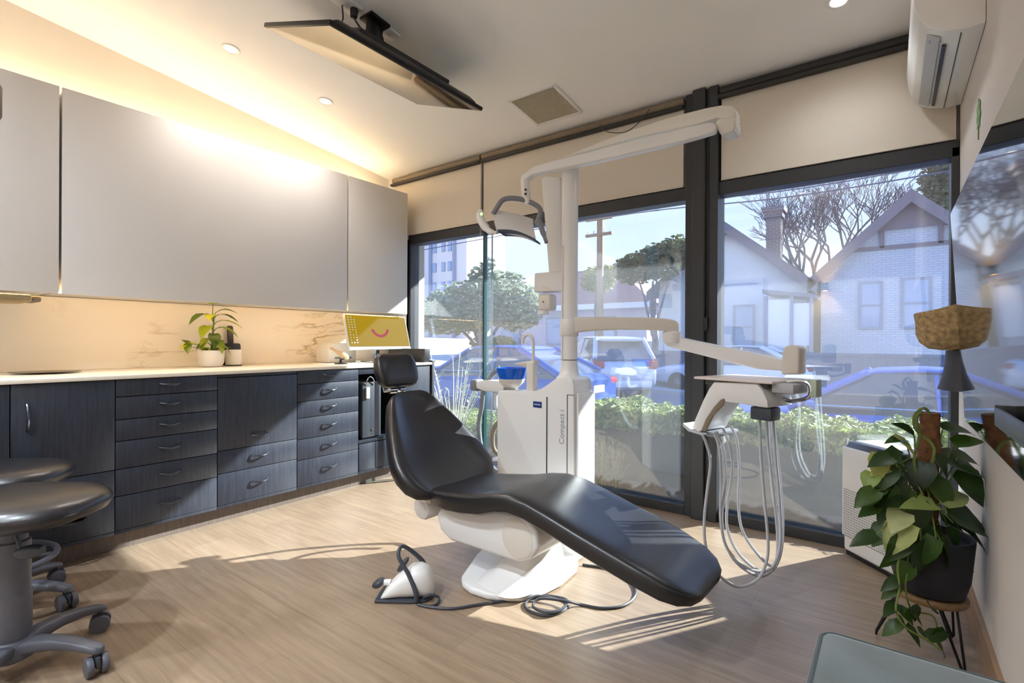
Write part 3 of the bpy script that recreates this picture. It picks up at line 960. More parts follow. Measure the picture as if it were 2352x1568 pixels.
MB().tube(hp, [.012 - .004 * math.sin(PI * i / (len(hp) - 1)) for i in range(len(hp))], 10).build('carrying_hoop', MAT['dgrey'], t, label='dark carrying hoop')
fl = [(972, 1372, .02), (990, 1366, .03), (1008, 1372, .015), (1004, 1386, .006), (985, 1392, .006), (960, 1388, .006), (990, 1394, .006), (1040, 1397, .006), (1100, 1388, .006), (1180, 1376, .006), (1240, 1367, .006), (1292, 1373, .006), (1306, 1386, .006), (1288, 1405, .006), (1252, 1413, .006), (1214, 1401, .006), (1207, 1384, .006), (1236, 1369, .018), (1282, 1377, .018), (1300, 1389, .018),
      (1280, 1403, .018), (1248, 1405, .018), (1224, 1391, .014), (1242, 1374, .028), (1300, 1380, .03), (1335, 1388, .006), (1385, 1396, .006), (1436, 1389, .006), (1461, 1361, .006), (1442, 1327, .006), (1400, 1306, .006), (1338, 1296, .006)]
pts = []
for x, y, z in fl:
    pts.append(at(x, y, Z=z))
MB().tube(pts, .0058, 8, sm=5).build('cable', MAT['cable'], t, label='charcoal cable coiled on the floor')

# ------------------------------------------------------------------ dental unit: cabinet, post, bowl, spout, assistant holder
unit = thing('dental_unit', 'white dental unit cabinet with post and blue spittoon bowl behind the chair', 'dental unit', K(-.15, .5, 0))
W0, W1 = .365, .545
prof = [(l + .045, z + (.004 if z else 0)) for l, z in [(-.415, .0), (-.422, .79), (-.414, .812), (-.395, .82), (-.25, .822), (-.19, .825), (-.13, .838), (-.075, .868), (-.03, .9), (.0, .911), (.06, .913), (.082, .9), (.09, .87), (.1, 0)]]
cbm = MB().prism([K(l, W0, z) for l, z in prof], WD * (W1 - W0), .008, 2)
for v in cbm.v:
    r_ = v - CC
    if r_.dot(WD) > W0 + .05 and r_.dot(LD) < -.2:
        v -= LD * ((r_.dot(LD) + .2) * .85)
cbm.build('cabinet', MAT['white'], unit)
m = MB().obox(K(-.028, W0 - .001, .55), LD, WD, Z, (.006, .006, .52), .001)
m.build('door_gap', MAT['seam'], unit, label='dark door gap')
m = MB().obox(K(.098, W0 - .001, .45), LD, WD, Z, (.004, .004, .76), .001).obox(K(.118, W0 - .0005, .83), LD, WD, Z, (.04, .003, .003))
m.build('panel_seam', MAT['seam'], unit)
MB().obox(K(-.09, W0 - .001, .765), LD, WD, Z, (.056, .003, .032), .001).build('label_plate', MAT['bluelab'], unit, label='small blue label plate')
MB().obox(K(-.09, W0 - .003, .765), LD, WD, Z, (.04, .001, .006)).build('label_print', MAT['hose'], unit)
MB().text('Compact i', K(.078, W0 - .0012, .575), Z, -LD, .042).build('lettering', M('lettering_grey', '#9a9ba2', .5), unit, label='grey vertical lettering')
# side skin on the sunny side
MB().obox(K(.149, .46, .42), LD, WD, Z, (.012, .165, .84), .006).build('side_cover', MAT['white'], unit)
PO = V((-1.365, 2.345, 0))
m = MB().lathe([(.07, .905), (.066, .912), (.054, .922), (.048, .945), (.0435, .98), (.0435, 2.015), (.04, 2.024)], PO, n=32)
m.build('post', MAT['white'], unit)
MB().lathe([(.0445, 1.0), (.0445, 1.003), (.0435, 1.004)], PO).build('post_ring', MAT['seam'], unit)
MB().tube([PO + V((-.018, -.042, 1.0)), PO + V((-.018, -.042, 1.6))], .004, 6).build('post_trim', MAT['whitewarm'], unit)
bc = onp(1175, 872, K(0, .46, 0), WD); bc.z = .818
MB().lathe([(.03, 0), (.035, .01), (.045, .02), (.07, .045), (.077, .062), (.077, .066), (.03, .066)], bc, n=36).build('bowl_base', MAT['whitewarm'], unit)
MB().lathe([(.074, .064), (.083, .09), (.09, .128), (.086, .128), (.078, .09), (.06, .072), (0, .07)], bc, n=40).build('spittoon_bowl', MAT['bluegl'], unit, label='cobalt blue glass bowl')
MB().lathe([(.05, .0), (.052, .006), (0, .006)], bc).build('drain_ring', MAT['chrome'], unit)
sp = onp(1222, 860, K(0, .43, 0), WD); sp.z = .012
m = MB().obox(sp + Z * .885, LD, WD, Z, (.05, .05, .18), .012)
m.prism([sp + LD * .028 + WD * -.02 + Z * .985, sp + LD * .03 + WD * -.02 + Z * .965, sp - LD * .03 + WD * -.02 + Z * .945, sp - LD * .105 + WD * -.02 + Z * .955, sp - LD * .115 + WD * -.02 + Z * .963, sp - LD * .06 + WD * -.02 + Z * .972], WD * .045, .004)
m.build('water_spout', MAT['whitewarm'], unit)
g = [sp + Z * .97 + LD * .008, sp + Z * 1.06 + LD * .008, sp + Z * 1.105, sp + Z * 1.125 - LD * .03, sp + Z * 1.105 - LD * .06, sp + Z * 1.075 - LD * .066]
MB().tube(g, .0085, 10, sm=5).build('cup_filler', MAT['whitewarm'], unit)
# assistant's holder on the far left of the cabinet
ah = thing('suction_holder', 'pale assistant instrument holder with suction tubes beside the blue bowl', 'instrument holder', K(-.5, .5, .8))
ho = V((-.03, 0, .012)) - WD * .14
def KH(l, w, z):
    return K(l, w, z) + ho
MB().prism([KH(-.355, .58, .79), KH(-.355, .58, .84), KH(-.45, .56, .86), KH(-.57, .55, .845), KH(-.58, .55, .81), KH(-.5, .56, .79)], WD * .07, .01).build('holder_arm', MAT['white'], ah)
MB().obox(KH(-.575, .585, .822), LD, WD, Z, (.05, .08, .07), .012).build('holder_end', MAT['greyp'], ah)
MB().tube([KH(-.5, .58, .83), KH(-.46, .60, .89), KH(-.425, .62, .935)], [.017, .016, .012], 12).build('handpiece', MAT['greyp'], ah)
MB().tube([KH(-.52, .58, .80), KH(-.53, .58, .70), KH(-.545, .57, .58), KH(-.5, .56, .42), KH(-.42, .58, .33), KH(-.36, .6, .33)], .014, 10, sm=5).build('suction_tube', MAT['greyp'], ah)
MB().tube([KH(-.44, .6, .8), KH(-.44, .6, .72), KH(-.42, .6, .685), KH(-.36, .6, .7)], .014, 10, sm=5).build('suction_tube', MAT['hose'], ah)
MB().tube([KH(-.355, .6, .645), KH(-.40, .59, .62), KH(-.44, .58, .55), KH(-.43, .58, .45), KH(-.36, .6, .4)], .013, 10, sm=5).build('suction_tube', MAT['roller'], ah)

# ------------------------------------------------------------------ x-ray head on its folded arm beside the post
xr = thing('xray_unit', 'folded white x-ray arm with a small hanging head left of the post', 'x-ray unit', (-1.6, 2.6, .8))
yb = 2.52
P4 = [at(1243, 409, Y=yb), at(1252, 404, Y=yb), at(1285, 406, Y=yb), at(1291, 640, Y=yb), at(1261, 640, Y=yb)]
MB().prism(P4, (0, .055, 0), .008, 3).build('folding_arm', MAT['white'], xr)
P4 = [at(1227, 627, Y=2.44), at(1299, 621, Y=2.44), at(1299, 668, Y=2.44), at(1226, 671, Y=2.44)]
MB().prism(P4, (0, .1, 0), .008, 3).build('head_housing', MAT['white'], xr)
MB().prism([at(1243, 658, Y=2.435), at(1246, 656, Y=2.435), at(1274, 668, Y=2.435), at(1246, 669, Y=2.435)], (0, .01, 0), .002).build('housing_fin', MAT['whitewarm'], xr)
P4 = [at(1234, 675, Y=2.45), at(1263, 674, Y=2.45), at(1263, 712, Y=2.45), at(1235, 713, Y=2.45)]
MB().prism(P4, (0, .08, 0), .014, 3).build('tube_head', MAT['whitewarm'], xr)
q = at(1248, 693, Y=2.449)
MB().cyl(q, q - V((0, .004, 0)), .004).build('target_mark', MAT['blackp'], xr)
q0, q1 = at(1248, 713, Y=2.48), at(1248, 722, Y=2.48)
MB().cyl(q0, q1, .03, .034).build('beam_cone', MAT['white'], xr)
MB().cyl(PO + V((-.06, .1, 1.55)), PO + V((-.02, .03, 1.55)), .03).build('pivot', MAT['white'], xr)

# ------------------------------------------------------------------ operating light
ol = thing('operating_light', 'white operating light on a long jointed arm over the chair', 'operating light', PO + Z * 2.02)
T_ = [(1288, 362), (1320, 349), (1359, 333), (1400, 317), (1452, 298), (1515, 277), (1577, 259), (1625, 247), (1656, 241.5), (1680, 243), (1689, 250)]
B_ = [(1690, 268), (1684, 279), (1646, 270), (1604, 284), (1530, 300), (1458, 317), (1391, 336), (1340, 350), (1300, 361)]
MB().prism([at(x, y, Y=2.36) for x, y in T_ + B_], (0, .08, 0), .012, 3).build('upper_arm', MAT['whitewarm'], ol)
q = at(1668, 262, Y=2.36)
MB().prism([at(1640, 283, Y=2.355), at(1650, 271, Y=2.355), at(1689, 268, Y=2.355), at(1690, 293, Y=2.355), at(1682, 302, Y=2.355), at(1655, 309, Y=2.355)], (0, .1, 0), .012, 3).build('elbow', MAT['whitewarm'], ol)
E0 = V((-.57, 2.33, 0)); J0 = V((-1.60, 2.21, 0))
en = (J0 - E0).cross(Z).normalized()
T_ = [(1206, 395), (1225, 381), (1255, 372), (1289, 363), (1350, 349), (1420, 330), (1500, 310), (1573, 292), (1626, 280), (1640, 281), (1646, 290)]
B_ = [(1642, 301), (1600, 314), (1567, 323), (1510, 337), (1454, 350), (1369, 370), (1280, 388), (1250, 394), (1222, 400), (1208, 412), (1203, 418), (1194, 416), (1196, 402)]
MB().prism([onp(x, y, E0, en) for x, y in T_ + B_], V((-en.x, -en.y, 0)) * .05 * (1 if en.y < 0 else -1), .01, 3).build('spring_arm', MAT['white'], ol)
j0, j1, j2 = onp(1201, 412, E0, en) + V((0, .02, 0)), onp(1203, 440, E0, en) + V((0, .02, 0)), onp(1207, 466, E0, en) + V((0, .02, 0))
MB().tube([j0, j1, (j1 + j2) / 2 , j2], [.024, .024, .022, .015], 16).build('drop_joint', MAT['white'], ol)
MB().cyl(onp(1209, 436, E0, en) + V((0, -.004, 0)), onp(1209, 436, E0, en) + V((0, -.012, 0)), .006).cyl(onp(1209, 446, E0, en) + V((0, -.004, 0)), onp(1209, 446, E0, en) + V((0, -.012, 0)), .006).build('joint_screw', MAT['blackp'], ol)
DL = FWD.dot(j2 - EYE)
def lp(x, y, dd=0.0):
    return at(x, y, d=DL + dd)
n = 8
rings = []
for i in range(n + 1):
    u = i / n
    tx, ty = 1133 + (1225 - 1133) * u, 481 + (503 - 481) * u - 3 * math.sin(PI * u)
    bx, by = 1142 + (1231 - 1142) * u, 529 + (549 - 529) * u - 7 * math.sin(PI * u)
    a, b = lp(tx, ty, .05), lp(bx, by, -.10)
    mid = (a + b) / 2 + V((0, -.012, .012))
    ofs = (b - a).cross(RGT).normalized()
    ofs = ofs if ofs.dot(FWD) > 0 else -ofs
    k = .03 + .018 * math.sin(PI * u)
    rings.append([a, mid, b, b + ofs * k * .5, mid + ofs * k, a + ofs * k * .6])
lm = MB().loft(rings).build('lamp_body', MAT['white'], ol, angle=50)
rings = []
for i in range(n + 1):
    u = i / n
    bx, by = 1146 + (1229 - 1146) * u, 531 + (551 - 531) * u - 7 * math.sin(PI * u)
    a = lp(bx, by, -.10)
    rings.append([a + V((0, -.01, -.004)), a + V((0, .05, -.018)), a + V((0, .05, -.008)), a + V((0, -.012, .008))])
MB().loft(rings).build('lens', M('lamp_lens', '#3a4358', .12, .1, noise=.03), lm, label='dark glossy lens edge')
MB().tube([lp(1132, 492), lp(1143, 474), lp(1155, 459), lp(1177, 455), lp(1207, 460), lp(1231, 471), lp(1241, 482), lp(1239, 498), lp(1232, 514)], .014, 12, sm=4).build('yoke', MAT['greyp'], ol, label='grey looped yoke')
MB().tube([lp(1104, 484, .0), lp(1103, 500, -.02), lp(1112, 518, -.05), lp(1128, 533, -.08), lp(1142, 534, -.1)], [.014, .02, .021, .016, .009], 12, sm=4).build('left_grip', MAT['white'], ol)
q = lp(1106, 491, -.02)
vw = (EYE - q).normalized()
MB().cyl(q + vw * .016, q + vw * .022, .0075).build('button_ring', M('green_ring_light', '#b9f29a', .4, emit=1.2), ol, label='small glowing green ring')
MB().tube([lp(1238, 506, -.02), lp(1246, 530, -.05), lp(1255, 557, -.08)], [.016, .015, .010], 12, sm=4).build('right_grip', MAT['greyp'], ol)

# ------------------------------------------------------------------ instrument delivery table on its swing arm
it = thing('instrument_table', 'white instrument delivery table on a swing arm with looping grey hoses', 'instrument table', PO + Z * 1.12)
MB().lathe([(.046, 1.128), (.049, 1.132), (.049, 1.214), (.046, 1.218)], PO, n=32).build('post_collar', MAT['white'], it)
SA0 = PO + V((.03, -.03, 0)); SA1 = V((-.90, 2.56, 0)); sn = (SA1 - SA0).cross(Z).normalized(); sv = sn if sn.y > 0 else -sn
T_ = [(1318, 727), (1400, 727.5), (1480, 728), (1530, 731), (1552, 735), (1560, 742)]
B_ = [(1561, 757), (1556, 768), (1530, 760), (1480, 757), (1420, 757), (1370, 759), (1335, 762), (1318, 765)]
MB().prism([onp(x, y, SA0, sn) for x, y in T_ + B_], sv * .065, .01, 3).build('swing_arm', MAT['whitewarm'], it)
for x in (1520, 1540):
    q = onp(x, 746, SA0, sn)
    MB().cyl(q, q - sv * .004, .005).build('screw_cap', MAT['white'], it)
q = onp(1543, 762, SA0 + sv * .03, sn)
MB().lathe([(.046, -.055), (.05, -.04), (.05, -.005), (.04, .002)], V((q.x, q.y, q.z)), n=28).build('knuckle', MAT['white'], it)
A0 = V((-.93, 2.58, 0)); A1 = V((-.37, 2.53, 0)); an = (A1 - A0).cross(Z).normalized()
T_ = [(1522, 782), (1535, 774), (1565, 776), (1650, 794), (1730, 811), (1800, 826)]
B_ = [(1800, 852), (1740, 848), (1650, 826), (1560, 803), (1530, 795)]
dv = V((an.x, an.y, 0)); dv = dv if dv.y > 0 else -dv
MB().prism([onp(x, y, A0, an) for x, y in T_ + B_], dv * .07, .01, 3).build('lower_arm', MAT['white'], it)
B1 = V((-.40, 2.50, 0)); e1 = V((.949, -.316, 0)); e2 = V((.316, .949, 0))
P4 = [onp(x, y, B1, e2) for x, y in ((1793, 860), (1795, 812), (1801, 796), (1812, 792), (1828, 793), (1836, 800), (1834, 860))]
MB().prism(P4, e2 * .07, .012, 3).build('bracket', MAT['whitewarm'], it)
TZ = .932
tc = [V((-.715, 2.345, TZ)), V((-.375, 2.24, TZ)), V((-.27, 2.53, TZ)), V((-.62, 2.655, TZ))]
MB().prism(tc, Z * .011, .004).build('tray_top', MAT['tray'], it)
tcen = sum(tc, V()) / 4
MB().prism([tcen + (p - tcen) * .8 - Z * .022 for p in tc], Z * .02, .004).build('tray_underside', MAT['seam'], it)
T0 = V((-.70, 2.36, 0)); tn = e2
Q = lambda x, y: onp(x, y, T0, tn)
prof = [(1639, 877), (1700, 879), (1738, 881), (1752, 898), (1762, 920), (1764, 937), (1747, 935), (1700, 927), (1669, 923), (1657, 917), (1640, 935), (1624, 960), (1611, 988), (1604, 992), (1590, 983), (1596, 962), (1614, 920), (1628, 892)]
MB().prism([Q(x, y) for x, y in prof], e2 * .2, .006, 2).build('instrument_head', MAT['white'], it)
MB().prism([Q(x, y) - e2 * -.004 for x, y in ((1657, 917), (1665, 915), (1662, 930), (1640, 952), (1622, 990), (1611, 990), (1622, 962), (1640, 935))], e2 * -.008, .002).build('edge_trim', MAT['roller'], it)
MB().prism([Q(1568, 971), Q(1585, 985), Q(1612, 994), Q(1622, 996), Q(1612, 1000), Q(1580, 990), Q(1568, 978)], e2 * .2, .002).build('holder_lip', MAT['hose'], it)
hb = Q(1612, 996)
MB().obox(hb + e2 * .11 + e1 * .03, e1, e2, Z, (.05, .19, .022), .006).build('hose_manifold', MAT['greyp'], it)
q = Q(1740, 951)
MB().obox(q + e2 * .06, e1, e2, Z, (.09, .08, .055), .008).build('cable_box', MAT['dgrey'], it)
m = MB().tube([Q(1770, 880) + e2 * .1, Q(1815, 878) + e2 * .1, Q(1832, 890) + e2 * .1, Q(1828, 915) + e2 * .1, Q(1790, 925) + e2 * .1, Q(1768, 918) + e2 * .1], .008, 8, sm=4)
m.build('side_handle', MAT['chrome'], it, label='chrome side handle')
q = Q(1838, 895) + e2 * .12
MB().obox(q, e1, e2, Z, (.03, .05, .07), .005).build('clear_holder', M('pale_green_plastic', '#b9c9b8', .2, noise=.03), it)
MB().obox(Q(1790, 893) + e2 * .08, e1, e2, Z, (.09, .12, .04), .01).build('side_pod', MAT['hose'], it)
hs = [
    ([(1613, 997), (1622, 1018), (1632, 1060), (1624, 1130), (1618, 1190), (1620, 1250), (1640, 1308), (1690, 1346), (1738, 1332), (1760, 1290), (1764, 1240), (1755, 1140), (1747, 1040), (1745, 955)], .0),
    ([(1645, 990), (1661, 1030), (1666, 1090), (1658, 1180), (1664, 1240), (1692, 1292), (1745, 1323), (1778, 1300), (1786, 1240), (1778, 1140), (1764, 1020), (1760, 935)], .05),
    ([(1660, 983), (1676, 1025), (1682, 1080), (1670, 1160), (1672, 1220), (1700, 1275), (1752, 1314), (1786, 1292), (1789, 1220), (1772, 1110), (1768, 1000), (1770, 935)], .09),
    ([(1676, 973), (1692, 1010), (1698, 1080), (1696, 1160), (1706, 1220), (1740, 1272), (1774, 1300), (1793, 1270), (1798, 1190), (1788, 1060), (1778, 985), (1776, 932)], .13),
    ([(1640, 992), (1652, 1030), (1656, 1100), (1656, 1200), (1672, 1262), (1720, 1306), (1770, 1306), (1792, 1250), (1790, 1150), (1780, 1040), (1774, 930)], .03),
]
for k, (pl, dd) in enumerate(hs):
    m_ = len(pl)
    pts = [at(x, y, d=2.09 + dd * .9 + .05 * (i / (m_ - 1))) for i, (x, y) in enumerate(pl)]
    MB().tube(pts, .0062, 8, sm=5).build('hose', MAT['hose'] if k != 0 else MAT['hose'], it)
# ------------------------------------------------------------------ two operator stools on castors
def make_stool(name, label, ring):
    t = thing(name, label, 'stool', (0, 0, 0), 'rolling stools')
    st = []
    m = MB()
    m.lathe([(.045, .055), (.062, .065), (.066, .09), (.058, .115), (.046, .125)], n=28)
    m.build('hub', MAT['stoolg'], t)
    for k in range(5):
        a = math.radians(72 * k)
        d = V((math.cos(a), math.sin(a), 0)); s_ = V((-d.y, d.x, 0))
        rg = []
        for r, z, hw, hh in [(.03, .092, .036, .022), (.08, .104, .030, .022), (.14, .108, .026, .019), (.2, .102, .024, .016), (.25, .092, .023, .013), (.275, .084, .022, .012), (.288, .08, .014, .009)]:
            rg.append(sering(d * r + Z * z, s_, Z, hw, hh, 3.5, 18))
        MB().loft(rg).build('leg', MAT['stoolg'], t, angle=60)
        c = d * .272
        ca = a + .9
        wx = V((math.cos(ca), math.sin(ca), 0))
        cs = MB().cyl(c + Z * .03, c + Z * .078, .009, n=12)
        cs.obox(c + Z * .045, wx, V((-wx.y, wx.x, 0)), Z, (.014, .05, .04), .006)
        co = cs.build('caster', MAT['dgrey'], t)
        for sg in (-1, 1):
            MB().cyl(c + wx * sg * .010 + Z * .032, c + wx * sg * .03 + Z * .032, .032, n=22, bev=.005).build('wheel', MAT['stoolg'], co)
    MB().lathe([(.046, .12), (.05, .14), (.05, .27), (.047, .272), (.047, .44), (.04, .445), (.04, .47), (.03, .475), (.03, .505)], n=28).build('column', MAT['stoolg'], t)
    MB().obox((0, 0, .507), V((1, 0, 0)), V((0, 1, 0)), Z, (.2, .18, .02), .006).build('seat_plate', MAT['blackm'], t)
    rg = []
    for z, a, b in [(.51, .15, .12), (.514, .22, .175), (.527, .252, .2), (.548, .265, .212), (.568, .26, .207), (.583, .235, .185), (.592, .19, .15), (.596, .12, .09)]:
        rg.append(sering((0, 0, z), V((1, 0, 0)), V((0, 1, 0)), a, b, 2.5, 44))
    MB().loft(rg).build('seat', MAT['leather'], t, angle=80)
    m = MB().tube([(.05, .0, .502), (.12, .0, .5), (.2, .0, .503)], .006, 8)
    m.sweep([(V((.2 + .012 * i, 0, .503 + .002 * i)), V((0, 1, 0)), Z, .02 * k, .006 * k) for i, k in enumerate((.5, 1, 1, .6))], 2.4)
    m.build('lever', MAT['blackm'], t)
    m = MB().tube([(.05, -.05, .5), (.075, -.06, .46), (.08, -.06, .44)], .006, 8)
    m.sweep([(V((.07 + .02 * i, -.06, .425 + .002 * i)), V((0, 1, 0)), Z, .022 * k, .02 * k) for i, k in enumerate((.5, .9, 1, .95, .6))], 2.8)
    m.build('adjuster', MAT['dgrey'], t)
    if ring:
        MB().tube([V((.205 * math.cos(i * PI / 18), .205 * math.sin(i * PI / 18), .21)) for i in range(36)], .012, 10, closed=True).build('foot_ring', MAT['stoolg'], t)
        for k in range(3):
            a = k * 2.1 + .3
            MB().tube([(.04 * math.cos(a), .04 * math.sin(a), .215), (.2 * math.cos(a), .2 * math.sin(a), .21)], .008, 8).build('ring_spoke', MAT['stoolg'], t)
    return t
s1 = make_stool('rolling_stool', 'nearer black stool with broad padded seat on grey castor base', False)
s1.location = (-2.30, .36, 0); s1.rotation_euler = (0, 0, math.radians(38))
s2 = make_stool('rolling_stool', 'further black stool with grey foot ring, against the cabinets', True)
s2.location = (-2.87, .38, 0); s2.rotation_euler = (0, 0, math.radians(48))

# ------------------------------------------------------------------ ceiling: television, bracket, sockets, lamps, vent
tv = thing('television', 'flat television hung face down from the ceiling, its screen glowing with reflected light', 'television', (-2.25, 1.8, 2.82))
R0, R1 = V((-1.98, 1.318, 2.5)), V((-1.985, 2.352, 2.5))
ax = V((0, 1, 0)); sd = V((-1, 0, .345)).normalized(); nn = ax.cross(sd)       # nn: into the room below or above
nn = nn if nn.z > 0 else -nn
cen = (R0 + R1) / 2 + sd * .30
MB().obox(cen + nn * .0, ax, sd, nn, (1.045, .60, .022), .003).build('bezel', MAT['blackm'], tv)
MB().obox(cen - nn * .0115, ax, sd, nn, (1.025, .575, .002)).build('screen', MAT['screen'], tv)
hc = cen + nn * .03 - sd * .02
rg = []
for k, (s1_, s2_) in enumerate(((.98, .54), (.97, .53), (.9, .48), (.8, .4))):
    z = (.008, .025, .045, .055)[k]
    rg.append([cen + nn * z + ax * a * s1_ / 2 + sd * b * s2_ / 2 for a, b in ((-1, -1), (1, -1), (1, 1), (-1, 1))])
MB().loft(rg).build('back_housing', MAT['blackp'], tv)
MB().obox(cen + nn * .065 - sd * .15, ax, sd, nn, (.62, .1, .03), .006).build('back_ridge', MAT['blackp'], tv)
bt = on_ceiling(862, 48)
bm_ = MB().obox(bt + CN * .008, CY, V((1, 0, 0)), CN, (.13, .10, .016), .003)
bm_.build('mount_plate', MAT['blackm'], tv)
bm_ = MB().tube([bt + CN * .015, bt + CN * .08 + V((.015, .02, 0)), cen + nn * .06 + ax * .0], .022, 12)
bm_.obox(bt + CN * .06, CY, V((1, 0, 0)), CN, (.08, .05, .09), .005)
bm_.obox(cen + nn * .06, ax, sd, nn, (.3, .2, .02), .004)
bm_.build('mount_arm', MAT['blackm'], tv)
def socket(pos, label, sz=(.11, .07)):
    t = thing('power_socket', label, 'socket', pos)
    MB().obox(pos + CN * .006, CY, V((1, 0, 0)), CN, (sz[0], sz[1], .012), .003).build('plate', MAT['white'], t)
    MB().obox(pos + CN * .014, CY, V((1, 0, 0)), CN, (sz[0] * .25, sz[1] * .3, .006), .002).build('switch', MAT['hose'], t)
    return t
so1 = on_ceiling(797, 8); so2 = on_ceiling(893, 73)
t = socket(so1, 'white ceiling power socket with black plug behind the hung television', (.13, .09))
socket(so2, 'white ceiling outlet between the hung television and the vent', (.11, .075))
q = so1 + CN * .02 + V((.02, .05, 0))
pg = thing('power_plug', 'black plug and lead in the ceiling socket above the television', 'plug', q)
MB().cyl(so1 + CN * .013 + V((.01, .04, 0)), so1 + CN * .06 + V((.01, .04, 0)), .022, .018, n=16, bev=.004).build('plug_body', MAT['blackp'], pg)
MB().tube([so1 + CN * .06 + V((.01, .04, 0)), so1 + CN * .1 + V((.02, .08, 0)), so1 + CN * .12 + V((.03, .12, 0)), cen + nn * .055 - ax * .2 - sd * .05], .005, 8, sm=5).build('lead', MAT['blackp'], pg)
MB().tube([so1 + CN * .016 + V((-.01, -.02, 0)), so1 + CN * .1 + V((-.01, -.01, 0)), cen + nn * .05 - ax * .42 - sd * .12], .004, 8, sm=5).build('lead', MAT['blackp'], pg)

LAMP = M('lamp_face', '#fff1d6', .4, emit=9, emitcol='#ffe2b0')
LAMPC = M('lamp_face_cool', '#fff6e8', .4, emit=14, emitcol='#fff0d8')
DLS = []
def downlight(p, label, face, warm):
    t = thing('downlight', label, 'ceiling light', p, 'round recessed ceiling downlights')
    MB().lathe([(.034, -.004), (.036, .004), (.049, .006), (.052, .003), (.052, -.004)], p, CN, n=36).build('trim_ring', MAT['white'], t)
    MB().lathe([(.034, .0025), (0, .0025)], p, CN, n=28, cap0=False).build('lens', face, t)
    DLS.append((p + CN * .03, warm))
downlight(on_ceiling(530, 112), 'round white downlight left of the hung television', LAMP, 1)
downlight(on_ceiling(747, 232), 'round white downlight below the hung television screen, towards the window', LAMP, 1)
downlight(on_ceiling(1926, 2), 'round downlight at the top edge beside the air conditioner', LAMPC, 0)
for x, y, e_ in ((-3.0, -.5, 46), (-1.7, -.5, 46), (-.45, -.5, 16), (-2.3, -1.6, 46), (-1.0, -1.6, 30)):  # unseen lamps added behind the viewer as cool fill light
    downlight(V((x, y, ceilz(y))), 'added unseen fill downlight in the rear part of the ceiling', LAMPC, e_)
# exhaust vent
va, vb, vc, vd = [on_ceiling(*q) for q in ((1160, 228), (1270, 190), (1338, 256), (1242, 286))]
vcn = (va + vb + vc + vd) / 4
t = thing('ceiling_vent', 'square white exhaust vent grille in the ceiling', 'vent', vcn)
X1 = V((1, 0, 0))
m = MB()
for a, b, w, h in ((0, .178, .37, .022), (0, -.178, .37, .022), (.178, 0, .022, .37), (-.178, 0, .022, .37)):
    m.obox(vcn + CN * .006 + X1 * a + CY * b, X1, CY, CN, (w if w > .1 else w, h, .012), .002)
m.build('frame', MAT['white'], t)
MB().obox(vcn + CN * .001, X1, CY, CN, (.34, .34, .002)).build('backing', MAT['black'], t)
m = MB()
for i in range(26):
    o = -.165 + .33 * i / 25
    m.obox(vcn + CN * .006 + X1 * o, X1, CY, CN, (.006, .335, .006))
    m.obox(vcn + CN * .0075 + CY * o, X1, CY, CN, (.335, .0055, .006))
m.build('grille', M('grille_beige', '#b9b19c', .5, noise=.02), t, label='beige lattice grille', flat=True)

# ------------------------------------------------------------------ side wall: air conditioner, leaf, television, basket
ac = thing('air_conditioner', 'white split air conditioner high on the side wall by the window', 'air conditioner', (WX1, 2.8, 2.3))
AY0, AY1 = 2.42, 3.19
pf = [(WX1, 2.225), (.215, 2.222), (.15, 2.235), (.105, 2.262), (.082, 2.30), (.066, 2.36), (.06, 2.43), (.066, 2.50), (.085, 2.525), (WX1, 2.535)]
MB().prism([(x, AY0, z) for x, z in pf], (0, AY1 - AY0, 0), .008, 2).build('casing', MAT['white'], ac)
MB().prism([(.145, AY0 + .04, 2.2335), (.107, AY0 + .04, 2.258), (.107, AY1 - .05, 2.258), (.145, AY1 - .05, 2.2335)], (-.002, 0, -.004), .001).build('louvre', MAT['hose'], ac)
MB().prism([(.166, AY0 + .1, 2.2265), (.153, AY0 + .1, 2.231), (.153, AY1 - .06, 2.231), (.166, AY1 - .06, 2.2265)], (-.0005, 0, -.004)).build('air_slot', MAT['blackp'], ac, label='black air slot')
MB().box((.2, AY0 + .02, 2.2195), (.203, AY1 - .02, 2.2225)).build('seam', MAT['seam'], ac)
m = MB().prism([(.12, AY0 + .07, 2.2485), (.115, AY0 + .07, 2.2525), (.115, AY0 + .095, 2.2525), (.12, AY0 + .095, 2.2485)], (-.002, 0, -.0045))
m.prism([(.148, AY0 + .07, 2.232), (.14, AY0 + .07, 2.236), (.14, AY0 + .085, 2.236), (.148, AY0 + .085, 2.232)], (-.001, 0, -.0045))
m.build('sticker', M('sticker_lilac', '#9a9cb4', .5), ac)
m = MB()
m.tube([(.19, AY0 - .001, 2.45), (.2, AY0 - .001, 2.36), (.23, AY0 - .001, 2.34), (.262, AY0 - .001, 2.345)], .003, 6, sm=4)
m.build('end_cap_line', MAT['seam'], ac)
# green leaf sticker on the wall
lc = at(2248, 262, X=WX1 - .002)
lf = []
for i in range(24):
    a = i / 24 * 2 * PI
    r = .045 * (1 + .25 * math.cos(5 * a)) if True else 0
    lf.append(V((WX1 - .004, lc.y + .055 * math.sin(a) * (.8 + .2 * math.cos(7 * a)), lc.z + .06 * math.cos(a) * (.85 + .15 * math.cos(7 * a)))))
t = thing('leaf_sign', 'small flat green leaf sign on the side wall by the air conditioner', 'sign', lc)
MB().prism(lf, (.003, 0, 0)).build('leaf_shape', M('leaf_green', '#6f9a6a', .5, noise=.15, nscale=40), t)
MB().prism([(WX1 - .004, lc.y - .003, lc.z - .055), (WX1 - .004, lc.y + .003, lc.z - .055), (WX1 - .004, lc.y + .008, lc.z - .095), (WX1 - .004, lc.y + .003, lc.z - .095)], (.003, 0, 0)).build('stalk', MAT['stem'], t)
